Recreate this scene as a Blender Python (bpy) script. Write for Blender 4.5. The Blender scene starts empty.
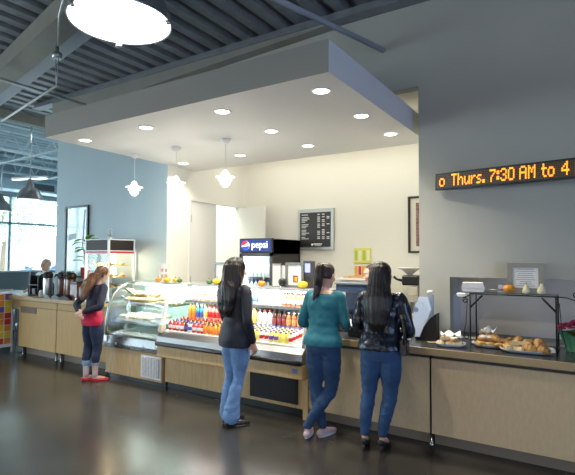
import bpy, bmesh, math, random
from mathutils import Vector, Matrix, noise
random.seed(7)
C = bpy.context.scene.collection
PI = math.pi
SC = bpy.context.scene
V = Vector
# ---------------------------------------------------------------- camera
cd = bpy.data.cameras.new('camera'); cam = bpy.data.objects.new('camera', cd); C.objects.link(cam)
yaw, pitch, roll, fpx = 0.5674, 0.04232, 0.004487, 476.66
fw = V((-math.sin(yaw)*math.cos(pitch), math.cos(yaw)*math.cos(pitch), math.sin(pitch)))
rt = V((math.cos(yaw), math.sin(yaw), 0)); up = rt.cross(fw)
r2 = rt*math.cos(roll)+up*math.sin(roll); u2 = -rt*math.sin(roll)+up*math.cos(roll)
cam.matrix_world = Matrix(((r2.x,u2.x,-fw.x,0),(r2.y,u2.y,-fw.y,0),(r2.z,u2.z,-fw.z,1.72),(0,0,0,1)))
cd.sensor_width = 36; cd.lens = fpx*36/575; cd.clip_start = .05; cd.clip_end = 300
SC.camera = cam
SC.cycles.transparent_max_bounces = 24
# ---------------------------------------------------------------- world, added fill lights, exposure
SC.view_settings.view_transform = 'Standard'; SC.view_settings.look = 'None'
SC.view_settings.exposure = 0.0; SC.view_settings.gamma = 1
w = bpy.data.worlds.new('sky'); SC.world = w; w.use_nodes = True
wb = w.node_tree.nodes['Background']; wb.inputs[0].default_value = (.76,.89,1,1); wb.inputs[1].default_value = 10.0
def area(name, loc, direction, sx, sy, e, col):
    l = bpy.data.lights.new(name, 'AREA'); l.shape = 'RECTANGLE'; l.size = sx; l.size_y = sy; l.energy = e; l.color = col
    o = bpy.data.objects.new(name, l); C.objects.link(o); o.location = loc
    o.rotation_euler = V(direction).to_track_quat('-Z','Y').to_euler(); return o
area('daylight_fill_right', (5.8,0.0,1.5), (-1,.1,-.05), 6, 1.4, 260, (.38,.54,1))  # added fill for daylight from the right, set before a solid wall
area('fill_rear', (-1,-5.8,1.5), (0,1,-.05), 8, 1.4, 100, (1,.93,.76))  # added warm ambient fill, no window behind it
area('fill_left_front', (-12,-5.8,2.0), (0,1,.12), 7, 2.6, 255, (.78,.90,.97))  # added to brighten the left bay; the wall there is solid
# ---------------------------------------------------------------- materials
MT = {}
def M(name, col, rough=.5, metal=0, spec=.5, emit=0, trans=0, bump=0, bscale=40, var=0, vscale=8, stretch=(1,1,1), coat=0, col2=None):
    if name in MT: return MT[name]
    m = bpy.data.materials.new(name); m.use_nodes = True; nt = m.node_tree; b = nt.nodes['Principled BSDF']
    b.inputs['Base Color'].default_value = (*col,1); b.inputs['Roughness'].default_value = rough
    b.inputs['Metallic'].default_value = metal; b.inputs['Specular IOR Level'].default_value = spec
    b.inputs['Coat Weight'].default_value = coat
    if emit:
        b.inputs['Emission Color'].default_value = (*col,1); b.inputs['Emission Strength'].default_value = emit
    if trans: b.inputs['Transmission Weight'].default_value = trans
    if var or bump:
        tc = nt.nodes.new('ShaderNodeTexCoord'); mp = nt.nodes.new('ShaderNodeMapping'); mp.inputs['Scale'].default_value = stretch
        nt.links.new(tc.outputs['Object'], mp.inputs[0])
    if var:
        n = nt.nodes.new('ShaderNodeTexNoise'); n.inputs['Scale'].default_value = vscale; n.inputs['Detail'].default_value = 5
        nt.links.new(mp.outputs[0], n.inputs['Vector'])
        r = nt.nodes.new('ShaderNodeValToRGB'); c2 = col2 or tuple(c*(1-var) for c in col)
        r.color_ramp.elements[0].position = .3; r.color_ramp.elements[1].position = .7
        r.color_ramp.elements[0].color = (*c2,1); r.color_ramp.elements[1].color = (*col,1)
        nt.links.new(n.outputs['Fac'], r.inputs[0]); nt.links.new(r.outputs[0], b.inputs['Base Color'])
    if bump:
        n2 = nt.nodes.new('ShaderNodeTexNoise'); n2.inputs['Scale'].default_value = bscale; n2.inputs['Detail'].default_value = 4
        nt.links.new(mp.outputs[0], n2.inputs['Vector'])
        bp = nt.nodes.new('ShaderNodeBump'); bp.inputs['Strength'].default_value = bump; bp.inputs['Distance'].default_value = .01
        nt.links.new(n2.outputs['Fac'], bp.inputs['Height']); nt.links.new(bp.outputs[0], b.inputs['Normal'])
    MT[name] = m; return m
def glass(name, tint=(1,1,1), refl=.08):
    if name in MT: return MT[name]
    m = bpy.data.materials.new(name); m.use_nodes = True; nt = m.node_tree; nt.nodes.clear()
    o = nt.nodes.new('ShaderNodeOutputMaterial'); mx = nt.nodes.new('ShaderNodeMixShader'); t = nt.nodes.new('ShaderNodeBsdfTransparent')
    g = nt.nodes.new('ShaderNodeBsdfGlossy'); f = nt.nodes.new('ShaderNodeLayerWeight')
    t.inputs[0].default_value = (*tint,1); g.inputs['Roughness'].default_value = .03; f.inputs[0].default_value = .5
    pw = nt.nodes.new('ShaderNodeMath'); pw.operation = 'POWER'; pw.inputs[1].default_value = 4; ml = nt.nodes.new('ShaderNodeMath'); ml.operation = 'MULTIPLY_ADD'; ml.inputs[1].default_value = .6; ml.inputs[2].default_value = refl*.4
    nt.links.new(f.outputs['Facing'], pw.inputs[0]); nt.links.new(pw.outputs[0], ml.inputs[0])
    nt.links.new(ml.outputs[0], mx.inputs[0]); nt.links.new(t.outputs[0], mx.inputs[1]); nt.links.new(g.outputs[0], mx.inputs[2]); nt.links.new(mx.outputs[0], o.inputs[0])
    MT[name] = m; return m
m_wall = M('grey_wall_paint', (.46,.455,.40), .6, var=.04, vscale=1.5, bump=.05, bscale=120)
m_bluewall = M('pale_blue_wall_paint', (.46,.575,.61), .6, var=.04, vscale=1.5, bump=.05, bscale=120)
m_white = M('alcove_cream_paint', (.84,.815,.72), .6, bump=.04, bscale=120)
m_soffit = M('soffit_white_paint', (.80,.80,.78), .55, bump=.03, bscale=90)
m_soffit_shaded = M('soffit_face_shaded', (.35,.335,.29), .6)  # shade on the front face put into a darker colour
m_doorw = M('white_door_paint', (.82,.80,.74), .4)
m_deck = M('galvanised_deck', (.27,.29,.31), .45, metal=.3, var=.25, vscale=6)
m_beam = M('painted_beam', (.30,.29,.25), .6, var=.1, vscale=4)
m_maple = M('maple_veneer', (.60,.40,.18), .4, var=.22, vscale=6, stretch=(6,6,.8), coat=.1)
m_mapleR = M('pale_maple_veneer', (.62,.46,.275), .45, var=.12, vscale=12, stretch=(3,3,1.2))
m_mapleedge = M('maple_edge', (.44,.32,.17), .4, var=.2, vscale=20, stretch=(1,6,6))
m_topdark = M('dark_stone_top', (.055,.06,.065), .25, var=.4, vscale=60)
m_steel = M('brushed_steel', (.55,.55,.55), .28, metal=1, bump=.05, bscale=60, stretch=(1,1,20))
m_chrome = M('chrome', (.75,.75,.75), .12, metal=1)
m_black = M('black_plastic', (.015,.015,.017), .35)
m_blackm = M('black_vent', (.02,.02,.02), .6)
m_iron = M('wrought_iron', (.02,.018,.016), .45, metal=.4)
m_whitep = M('white_plastic', (.8,.8,.8), .35)
m_whitegloss = M('white_case_liner', (.85,.88,.88), .3)
m_kick = M('dark_kick', (.20,.16,.115), .6)
m_paper = M('paper_white', (.85,.85,.83), .7)
m_glass = glass('clear_glass', (.96,.99,.98), .07)
m_glassg = glass('green_edge_glass', (.90,.97,.955), .1)
m_greyframe = M('grey_acrylic_frame', (.24,.24,.235), .35, metal=.4)
def floor_mat():
    m = M('polished_concrete', (.075,.068,.058), .16, var=0.0, spec=.5, coat=.1)
    nt = m.node_tree; b = nt.nodes['Principled BSDF']; b.inputs['Coat Roughness'].default_value = .12
    tc = nt.nodes.new('ShaderNodeTexCoord')
    n = nt.nodes.new('ShaderNodeTexNoise'); n.inputs['Scale'].default_value = 1.3; n.inputs['Detail'].default_value = 9; n.inputs['Roughness'].default_value = .65
    nt.links.new(tc.outputs['Object'], n.inputs['Vector'])
    r = nt.nodes.new('ShaderNodeValToRGB'); e = r.color_ramp.elements
    e[0].position = .3; e[0].color = (.028,.026,.023,1); e[1].position = .72; e[1].color = (.062,.057,.049,1)
    nt.links.new(n.outputs['Fac'], r.inputs[0]); nt.links.new(r.outputs[0], b.inputs['Base Color'])
    n2 = nt.nodes.new('ShaderNodeTexNoise'); n2.inputs['Scale'].default_value = 5; n2.inputs['Detail'].default_value = 8
    nt.links.new(tc.outputs['Object'], n2.inputs['Vector'])
    mr = nt.nodes.new('ShaderNodeMapRange'); mr.inputs[3].default_value = .19; mr.inputs[4].default_value = .31
    nt.links.new(n2.outputs['Fac'], mr.inputs[0]); nt.links.new(mr.outputs[0], b.inputs['Roughness'])
    return m
m_floor = floor_mat()
# ---------------------------------------------------------------- geometry helpers
def tag(o, label=None, cat=None, group=None, kind=None):
    if label: o['label'] = label
    if cat: o['category'] = cat
    if group: o['group'] = group
    if kind: o['kind'] = kind
    return o
class MB:
    def __init__(s): s.b = bmesh.new()
    def _mi(s, fs, mi):
        for f in fs: f.material_index = mi
    def box(s, x0,x1,y0,y1,z0,z1, mi=0, bev=0, mat=None):
        r = bmesh.ops.create_cube(s.b, size=1); vs = r['verts']
        bmesh.ops.scale(s.b, vec=(x1-x0,y1-y0,z1-z0), verts=vs); bmesh.ops.translate(s.b, vec=((x0+x1)/2,(y0+y1)/2,(z0+z1)/2), verts=vs)
        fs = set(f for v in vs for f in v.link_faces); s._mi(fs, mi)
        if bev:
            es = list(set(e for v in vs for e in v.link_edges))
            rb = bmesh.ops.bevel(s.b, geom=es, offset=bev, segments=2, affect='EDGES', profile=.5)
            vs = list(set(v for f in rb['faces'] for v in f.verts)|set(v for v in vs if v.is_valid)); s._mi(set(f for v in vs for f in v.link_faces), mi)
        if mat: bmesh.ops.transform(s.b, matrix=mat, verts=vs)
        return s
    def rings(s, rings, mi=0, close=True, cap=True, smooth=True):
        R = [[s.b.verts.new(p) for p in r] for r in rings]; n = len(R[0]); fs = []
        for a, c in zip(R, R[1:]):
            for i in range(n if close else n-1):
                j = (i+1) % n
                try: fs.append(s.b.faces.new((a[i],a[j],c[j],c[i])))
                except ValueError: pass
        if cap:
            for r, rev in ((R[0],True),(R[-1],False)):
                try: fs.append(s.b.faces.new(list(reversed(r)) if rev else r))
                except ValueError: pass
        for f in fs: f.material_index = mi; f.smooth = smooth
        return s
    def lathe(s, prof, c=(0,0,0), seg=20, mi=0, mis=None, smooth=True, cap=True):
        c = V(c)
        R = [[s.b.verts.new(c+V((max(r,1e-4)*math.cos(2*PI*i/seg), max(r,1e-4)*math.sin(2*PI*i/seg), z))) for i in range(seg)] for r, z in prof]
        for k, (a, d) in enumerate(zip(R, R[1:])):
            for i in range(seg):
                j = (i+1) % seg; f = s.b.faces.new((a[i],a[j],d[j],d[i])); f.smooth = smooth; f.material_index = mis[k] if mis else mi
        for r, rev, k in ((R[0],1,0),(R[-1],0,-1)) if cap else ():
            f = s.b.faces.new(list(reversed(r)) if rev else r); f.material_index = mis[k] if mis else mi
        return s
    def tube(s, pts, r, seg=8, mi=0, smooth=True, cap=True):
        pts = [V(p) for p in pts]; rr = r if isinstance(r,(list,tuple)) else [r]*len(pts); rings = []; ref = None
        for i, p in enumerate(pts):
            d = (pts[min(i+1,len(pts)-1)]-pts[max(i-1,0)]).normalized()
            if ref is None: ref = d.orthogonal().normalized()
            ref = (ref-d*ref.dot(d)).normalized(); o = d.cross(ref)
            rings.append([p+(ref*math.cos(2*PI*k/seg)+o*math.sin(2*PI*k/seg))*rr[i] for k in range(seg)])
        return s.rings(rings, mi, smooth=smooth, cap=cap)
    def ell(s, c, r, mi=0, u=14, v=9, mat=None):
        rr = bmesh.ops.create_uvsphere(s.b, u_segments=u, v_segments=v, radius=1); vs = rr['verts']
        bmesh.ops.scale(s.b, vec=r, verts=vs)
        if mat: bmesh.ops.transform(s.b, matrix=mat, verts=vs)
        bmesh.ops.translate(s.b, vec=c, verts=vs)
        for f in set(f for q in vs for f in q.link_faces): f.material_index = mi; f.smooth = True
        return s
    def prism(s, poly, axis, a, c, mi=0):
        # poly of 2D points extruded along the axis from a to c
        def P(u, v, t): return (t,u,v) if axis == 'x' else ((u,t,v) if axis == 'y' else (u,v,t))
        A = [s.b.verts.new(P(u,v,a)) for u, v in poly]; B = [s.b.verts.new(P(u,v,c)) for u, v in poly]; n = len(poly); fs = []
        for i in range(n): fs.append(s.b.faces.new((A[i],A[(i+1)%n],B[(i+1)%n],B[i])))
        fs += [s.b.faces.new(list(reversed(A))), s.b.faces.new(B)]
        s._mi(fs, mi); return s
    def mesh(s, name, mats):
        bmesh.ops.recalc_face_normals(s.b, faces=s.b.faces[:])
        me = bpy.data.meshes.new(name); s.b.to_mesh(me); s.b.free()
        for m in (mats if isinstance(mats,(list,tuple)) else [mats]): me.materials.append(m)
        return me
    def build(s, name, mats, parent=None, loc=None, rz=0):
        o = bpy.data.objects.new(name, s.mesh(name, mats)); C.objects.link(o)
        if parent: o.parent = parent
        if loc is not None: o.location = loc
        o.rotation_euler.z = rz
        return o
def struct(name, mb, mats, parent=None):
    o = mb.build(name, mats, parent)
    if not parent: o['kind'] = 'structure'
    return o
def empty(name, loc, rz=0, label=None, cat=None, group=None, kind=None):
    o = bpy.data.objects.new(name, None); C.objects.link(o); o.location = loc; o.rotation_euler.z = rz; o.empty_display_size = .1
    return tag(o, label, cat, group, kind)
def copy_tree(o, loc=None, rz=None, label=None, group=None, parent=None):
    c = o.copy(); C.objects.link(c); c.parent = parent
    if loc is not None: c.location = loc
    if rz is not None: c.rotation_euler.z = rz
    if label: c['label'] = label
    if group: c['group'] = group
    for ch in list(o.children): copy_tree(ch, parent=c)
    return c
def text_mesh(body, size, align='CENTER', ext=.001):
    cu = bpy.data.curves.new('txt', 'FONT'); cu.body = body; cu.size = size; cu.align_x = align; cu.align_y = 'CENTER'; cu.extrude = ext; cu.resolution_u = 3
    t = bpy.data.objects.new('txt', cu); C.objects.link(t); bpy.context.view_layer.update()
    me = bpy.data.meshes.new_from_object(t.evaluated_get(bpy.context.evaluated_depsgraph_get())); bpy.data.objects.remove(t)
    return me
def text(name, body, size, mat, parent, loc, rot=(PI/2,0,0), sx=1):
    me = text_mesh(body, size); me.materials.clear(); me.materials.append(mat)
    o = bpy.data.objects.new(name, me); C.objects.link(o); o.parent = parent; o.location = loc; o.rotation_euler = rot; o.scale = (sx,1,1); return o
# ---------------------------------------------------------------- the shell
WY, BY, XL, XR, TOP = 5.154, 7.13, -5.478, -1.58, 4.66
struct('floor', MB().box(-16.4,6,-6,13,-.1,0), m_floor)
# corrugated deck: ribs along Y, edge beam at X -9.9
def deck(x0, x1, y0, y1, z, pitch=.28, h=.075):
    mb = MB(); n = int((x1-x0)/pitch); pr = []
    for i in range(n):
        a = x0+i*pitch
        pr += [(a,z+h),(a+pitch*.22,z+h),(a+pitch*.34,z),(a+pitch*.86,z),(a+pitch*.98,z+h)]
    pr.append((x0+n*pitch,z+h))
    mb.prism(pr+[(x0+n*pitch,z+h+.1),(x0,z+h+.1)], 'y', y0, y1); return mb
struct('ceiling', deck(-9.9,6.0,-6,7.4,TOP), m_deck)
struct('ceiling', deck(-16.4,-9.94,-6,13,TOP+.12,.30), M('blue_grey_deck', (.45,.55,.60), .5, var=.15, vscale=3))
struct('trim_1', MB().box(-9.0,6,5.02,5.15,4.58,4.66).box(-9.0,6,4.98,5.15,4.55,4.58), m_deck)
b = MB(); b.box(-2.6,2.6,-.16,.16,4.32,4.34).box(-2.6,2.6,-.02,.02,4.34,4.62).box(-2.6,2.6,-.16,.16,4.62,4.655)
o = struct('trim_2', MB().box(-4.5,6.5,-.15,.15,4.42,4.655), m_beam); o.location = (-6.4,3.485,0); o.rotation_euler.z = -math.radians(12)
o = struct('trim_5', MB().box(-4.5,6.5,.155,.36,4.45,4.655), M('blue_lit_flange', (.34,.38,.43), .5)); o.location = (-6.4,3.485,0); o.rotation_euler.z = -math.radians(12)  # flange colour carries the bluish light falling on it
struct('trim_6', MB().prism([(-8.35,4.26),(-2.6,4.52),(-2.6,4.56),(-8.35,4.56)],'y',5.0,5.15), m_beam)
struct('trim_3', MB().box(-10.05,-9.9,-6,13,4.50,4.72), m_beam)
# walls
struct('wall_right', MB().box(XR,6,WY,WY+.14,0,.90).box(XR,-1.26,WY,WY+.14,.90,1.525).box(.9,6,WY,WY+.14,.90,1.525).box(XR,6,WY,WY+.14,1.525,TOP+.07).box(XR,XR+.12,WY+.14,BY,0,TOP+.07), m_wall)
wl = struct('wall_left', MB().box(-8.39,XL,WY,WY+.14,0,TOP+.08), [m_bluewall, m_white])
for f in wl.data.polygons:
    if f.normal.x > .5: f.material_index = 1
struct('wall_front', MB().box(XL,XR,WY,WY+.14,3.62,TOP+.07), m_wall)
struct('wall_alcove_left', MB().box(XL-.14,XL,WY+.14,5.64,0,TOP).box(XL-.14,XL,6.97,BY,0,TOP).box(XL-.14,XL,5.64,6.97,2.66,TOP), m_white)
struct('wall_back', MB().box(-9.4,XR+.12,BY,BY+.14,0,TOP+.1), m_white)
struct('wall_storeroom', MB().box(-8.5,-8.39,WY+.14,BY,0,TOP), m_white)
struct('wall_alcove_right', MB().box(XR-.01,XR,WY+.14,BY,0,TOP), m_white)
struct('ceiling_alcove', MB().box(XL,XR-.01,WY+.14,BY,3.66,3.72), m_white)
# pass-through recess in the right wall
MB_floor = struct('trim_4', MB().box(-1.255,.89,WY-.02,5.64,.86,.899), m_topdark)
struct('wall_recess', MB().box(-1.30,.94,5.64,5.7,.88,1.56).box(.9,.94,WY+.14,5.7,.88,1.56).box(-1.26,.9,WY+.14,5.7,1.525,1.56), M('recess_taupe', (.74,.70,.61), .6))
struct('wall_recess_side', MB().box(-1.30,-1.2615,WY+.14,5.64,.88,1.56), M('recess_side_lit', (.72,.74,.78), .6))  # bluish light on the recess side is painted into its colour
# room behind the camera: solid walls (off frame) close the room; panels added behind fill lights
wr_ = struct('wall_rear', MB().box(-16.4,6.1,-6.2,-6,0,4.8), m_wall); MB().box(-5,3,-5.98,-5.95,.8,2.2).box(-15.5,-8.5,-5.98,-5.95,.7,3.3).build('fill_backing', m_paper, wr_)
we_ = struct('wall_east', MB().box(6,6.2,-6,WY,0,4.8), m_wall); MB().box(5.95,5.98,-3,3,.8,2.2).build('fill_backing', m_paper, we_)
# soffit canopy
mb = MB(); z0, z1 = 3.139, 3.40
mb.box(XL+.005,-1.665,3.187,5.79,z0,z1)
sof = struct('ceiling_soffit', mb, [m_soffit, m_soffit_shaded])
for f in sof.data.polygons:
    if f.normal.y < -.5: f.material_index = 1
# window wall at the far left
WX = -16.2
fr = MB(); mf = M('aluminium_mullion', (.34,.44,.50), .4, metal=.3)
for z in (.95, 2.82, 3.72): fr.box(WX-.06,WX+.06,-6,13,z-.035,z+.035)
for y in (-4.5,-2.5,-.5,1.5,3.5,5.0,8.3,11.6): fr.box(WX-.06,WX+.06,y-.04,y+.04,.05,3.72)
win = struct('window_1', MB().box(WX-.08,WX+.08,-6,13,0,.12), mf); fo = fr.build('window_frame', mf, win)
MB().box(WX-.01,WX+.01,-6,13,.1,3.7).build('pane', glass('window_glass',(.94,.99,1),.05), win)
struct('wall_west', MB().box(WX-.2,WX+.1,-6,13,3.77,4.85), M('west_wall_paint', (.36,.46,.52), .6))
struct('wall_north', MB().box(-16.4,-9.4,12.9,13.1,0,4.85), m_bluewall)
struct('wall_hall', MB().box(-9.4,-9.3,BY+.14,13,0,4.85), m_bluewall)
# double door in the alcove's left wall
d1 = struct('door_1', MB().box(XL-.05,XL-.01,5.66,6.31,0,2.64,bev=.004), m_doorw)
fb = MB(); fb.box(XL-.1,XL+.012,5.62,5.66,0,2.68).box(XL-.1,XL+.012,6.95,6.99,0,2.68).box(XL-.1,XL+.012,5.66,6.95,2.64,2.68); fb.build('door_frame', m_doorw, d1)
for z in (.35,1.35,2.35): MB().box(XL-.012,XL+.008,5.655,5.685,z-.06,z+.06).build('hinge', m_steel, d1)
MB().box(XL-.02,XL+.05,6.22,6.25,1.0,1.03).tube([(XL+.04,6.235,1.015),(XL+.04,6.12,1.015)],.01).build('door_handle', m_steel, d1)
d2 = struct('door_2', MB().box(0,.62,-.04,0,.01,2.63,bev=.004), m_doorw); d2.location = (XL+.04,6.93,0); d2.rotation_euler.z = math.radians(-6)
MB().box(.53,.57,-.075,-.04,1.0,1.03).tube([(.55,-.07,1.015),(.44,-.07,1.015)],.01).build('door_handle', m_steel, d2)
# concealed light in the alcove, behind and above the soffit
area('alcove_light', (-3.5,6.4,3.6), (0,0.15,-1), 3.4, .3, 21, (1,.95,.83))
# skirting
struct('baseboard_left', MB().box(-8.39,XL,WY-.015,WY,0,.1), m_black)
# storeroom light seen through the open door
area('storeroom_light', (-6.9,6.3,4.2), (0,0,-1), 1.4, .6, 130, (1,.97,.9))
# ---------------------------------------------------------------- outdoors seen through the window
struct('ground_outside', MB().box(-60,WX-.2,-30,50,-.2,-.05), M('paving_outside', (.55,.55,.52), .8, var=.2, vscale=.6))
def leafmat(n, c): return M(n, c, .6, var=.5, vscale=3)
def foliage(mb, c, r, n, s, seed):
    rnd = random.Random(seed)
    for i in range(n):
        d = V((rnd.gauss(0,1),rnd.gauss(0,1),rnd.gauss(0,1))).normalized()*(rnd.random()**.4)
        p = V(c)+V((d.x*r[0],d.y*r[1],d.z*r[2])); a = V((rnd.uniform(-1,1),rnd.uniform(-1,1),rnd.uniform(-1,1))).normalized(); b_ = a.orthogonal().normalized()
        q = [p+a*s, p+b_*s*.45, p-a*s, p-b_*s*.45]; mb.b.faces.new([mb.b.verts.new(x) for x in q])
    return mb
for k, (x, y, h, r, cc, lab) in enumerate([(-23,7.5,6.5,2.2,(.55,.68,.46),'pale green leafy tree outside, left in the tall window'),(-28,14.0,7.5,3.0,(.60,.72,.52),'pale green leafy tree outside, right in the tall window by the blue wall'),(-22,20,6,2.2,(.5,.62,.4),'leafy tree outside hidden partly behind the blue wall')]):
    t = empty('tree', (x,y,-.05), 0, lab, 'tree', 'trees outside the window')
    MB().tube([(0,0,0),(.05,.1,h*.35),(0,0,h*.6)],[.16,.12,.06]).build('trunk', M('bark',(.2,.15,.1),.8), t)
    foliage(MB(), (0,0,h*.65), (r,r,h*.36), 2200, .22, k).build('foliage', leafmat('leaf_%d'%k, cc), t)
for k, (x, y) in enumerate([(-18.2,7.6),(-18.4,8.8),(-18.1,10.0),(-18.6,11.2)]):
    s_ = MB(); foliage(s_, (0,0,.75), (.5,.55,.6), 260, .16, 50+k).tube([(0,0,0),(0,0,.5)],.03)
    tag(s_.build('shrub', leafmat('shrub_blue',(.20,.34,.52)), loc=(x,y,-.05)), 'blue-green shrub outside the far window at sill height', 'shrub', 'shrubs along the outside of the window')
tag(MB().box(-34,-32,0,40,0,3.0).box(-34.2,-31.8,0,40,3.0,3.2).build('building', M('pink_stucco',(.55,.42,.44),.8,var=.1,vscale=1)), 'long low pinkish building across the street outside', 'building')
# ---------------------------------------------------------------- lamps
m_glowW = M('downlight_glow', (1,.96,.86), emit=9)
m_pend = M('pendant_glow', (1,.99,.94), emit=1.2)
m_bay = M('bay_lens_glow', (1,1,1), emit=5)
def spot(parent, z, e, col, size=2.4, r=.05):
    l = bpy.data.lights.new('lamp_beam', 'SPOT'); l.energy = e; l.color = col; l.spot_size = size; l.spot_blend = .9; l.shadow_soft_size = r
    o = bpy.data.objects.new('lamp_beam', l); C.objects.link(o); o.parent = parent; o.location = (0,0,z); return o
dl = empty('ceiling_light', (0,0,0), 0, 'x', 'ceiling light', 'recessed downlights in the white soffit')
MB().lathe([(.085,0),(.085,-.006),(.072,-.008),(.070,0)], seg=28).build('trim_ring', m_whitep, dl)
MB().lathe([(.070,-.001),(.068,-.004),(0,-.004)], seg=28).build('lens', m_glowW, dl)
spot(dl, -.03, 85, (1,.93,.78))
cols = [(-1.91,'rightmost column'),(-3.0,'second column from the right'),(-4.085,'third column from the right'),(-5.17,'leftmost column')]
rows = [(3.52,'front row of the soffit'),(4.36,'middle row'),(5.18,'back row of the soffit')]
first = True
for x, cn in cols:
    for y, rn in rows:
        if y == 4.36 and x < -3.5: continue
        lab = 'recessed downlight, %s, %s' % (cn, rn)
        if first: dl.location = (x,y,3.139); dl['label'] = lab; first = False
        else: copy_tree(dl, (x,y,3.139), label=lab)
# three small layered pendants
pd = empty('pendant_lamp', (0,0,0), 0, 'x', 'pendant lamp', 'layered white pendants under the soffit')
MB().lathe([(.065,0),(.065,-.02),(.04,-.05),(.012,-.06),(.005,-.06)], seg=20).build('canopy_cap', m_whitep, pd)
MB().tube([(0,0,-.05),(0,0,-.385)], .004, 6).build('cord', m_whitep, pd)
MB().lathe([(.008,-.37),(.035,-.39),(.04,-.42),(.05,-.425),(.055,-.44),(.115,-.455),(.118,-.462),(.06,-.462),(.055,-.475),(.07,-.482),(.085,-.50),(.06,-.505),(.055,-.52),(.062,-.53),(.055,-.55),(.03,-.56),(.028,-.575),(0.0,-.578)], seg=24).build('lamp_shade', m_pend, pd)
lp = bpy.data.lights.new('lamp_bulb','POINT'); lp.energy = 8; lp.color = (1,.97,.88); lp.shadow_soft_size = .12
lo = bpy.data.objects.new('lamp_bulb', lp); C.objects.link(lo); lo.parent = pd; lo.location = (0,0,-.64)
for i, (x, y, lab) in enumerate([(-5.29,4.37,'layered white pendant lamp hanging in front of the blue wall, leftmost of the three'),(-4.50,4.38,'layered white pendant lamp hanging between the other two, before the white door wall'),(-3.68,4.38,'layered white pendant lamp hanging furthest right, left of the menu board')]):
    if i == 0: pd.location = (x,y,3.139); pd['label'] = lab
    else: copy_tree(pd, (x,y,3.139), label=lab)
# high-bay lamps
hb = empty('high_bay_lamp', (0,0,0), 0, 'large round industrial dome lamp glowing white at the top of the room', 'industrial lamp', 'metal dome lamps hung from the deck')
MB().lathe([(.262,0),(.268,.012),(.258,.03),(.24,.10),(.20,.19),(.14,.26),(.09,.29),(.085,.34),(.055,.38),(.05,.46),(.0,.47)], seg=44, cap=False).build('dome', M('bay_aluminium',(.22,.22,.22),.35,metal=.6), hb)
MB().lathe([(.0,.010),(.256,.010),(.256,.004),(0,.004)], seg=44).build('lens', m_bay, hb)
MB().tube([(0,0,.46),(0,0,1.84)], .012, 8).build('hanging_rod', m_steel, hb)
for a in (.4,2.5,4.6): MB().box(-.012,.012,-.015,.015,-.012,.03).ell((0,.01,-.012),(.012,.012,.012)).build('clip', m_steel, hb, loc=(.262*math.cos(a),.262*math.sin(a),0), rz=a)
hb.location = (-2.07,1.60,2.95)
spot(hb, -.02, 34, (.95,.98,1), 2.6, .2)
for x, y, z, lab in [(-10.44,5.78,2.97,'grey metal dome lamp hanging far away beside the blue wall'),(-13.6,6.75,2.96,'grey metal dome lamp far away at the left edge of the photo')]:
    h = copy_tree(hb, (x,y,z), label=lab)
    for ch in h.children:
        if ch.name.startswith('lens'):
            ch.data = ch.data.copy(); ch.data.materials.clear(); ch.data.materials.append(M('bay_lens_far',(.9,.97,1),emit=1.2))
        if ch.type == 'LIGHT': ch.data = ch.data.copy(); ch.data.energy = 5
# pipes and rods under the deck
def pipe(name, pts, r, mat, lab, cat): return tag(MB().tube(pts, r, 10).build(name, mat), lab, cat)
pipe('conduit', [(-7.21,1.5,4.30),(-7.2,5.16,4.30)], .025, m_steel, 'thin grey pipe crossing below the beam at the upper left', 'pipe')
pipe('sprinkler_pipe', [(-2.70,2.60,4.12),(-1.98,5.165,4.12)], .03, M('pale_pipe',(.42,.45,.50),.4), 'grey pipe running to the wall above the right end of the soffit', 'pipe')
pipe('brace_rod', [(-7.97,3.93,3.90),(-5.72,3.47,3.90)], .016, M('pale_rod',(.6,.62,.62),.4), 'thin pale rod rising diagonally at the upper left', 'rod')
t = empty('cable_joint', (-5.72,3.47,4.25), 0, 'small round junction box with cable hanging below the beam by the large lamp', 'junction box')
MB().lathe([(.06,0),(.06,.07),(.02,.1),(.02,.16)], seg=14).build('box', m_steel, t)
MB().tube([(-.03,0,0),(-.01,0,-.34)], .006,5).tube([(.03,0,0),(-.0,0,-.34)], .006,5).build('cable', m_steel, t); MB().tube([(0,0,.15),(0,0,.37)], .008,6).build('hanger', m_steel, t)
pipe('cable', [(-5.66,3.44,4.40),(-4.9,2.98,4.38),(-3.7,2.4,4.40),(-2.1,1.62,4.42)], .012, m_steel, 'thin cable running from the junction box towards the large lamp', 'cable')
# far bay: bar joists, duct, pipes
m_joist = M('pale_blue_steel', (.55,.68,.74), .45)
for k, x in enumerate((-11.4,-12.9,-14.4)):
    j = MB(); j.box(x-.04,x+.04,-5.9,12.9,4.62,4.70).box(x-.04,x+.04,-5.9,12.9,4.16,4.22)
    for i in range(38):
        y = -5.9+i*.5; j.tube([(x,y,4.19),(x,y+.25,4.65)], .014, 5).tube([(x,y+.25,4.65),(x,y+.5,4.19)], .014, 5)
    tag(j.build('roof_joist', m_joist), 'pale blue open-web roof joist in the far bay by the windows', 'joist', 'open-web joists of the far bay')
for k, (y, z) in enumerate(((6.5,4.1),(8.3,4.05),(5.9,3.85))):
    tag(MB().tube([(-14.9,y,z+.05),(-10.2,y-.2,z+.05)], .03, 8).build('far_pipe', m_joist), 'pale blue pipe running under the far joists', 'pipe', 'pipes under the far joists')
d = MB(); d.box(-15.7,-15.0,-5.5,12.5,3.80,4.12); dk = tag(d.build('air_duct', M('duct_blue',(.48,.60,.66),.4,metal=.2)), 'long rectangular pale blue air duct above the far windows', 'duct')
for y in (5.9,8.3,10.6):
    g = MB(); g.box(-14.99,-14.97,y,y+.8,3.86,4.06)
    for i in range(6): g.box(-14.97,-14.95,y+.02,y+.78,3.87+i*.03,3.885+i*.03)
    g.build('duct_grille', M('duct_dark',(.12,.15,.17),.6), dk)
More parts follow.
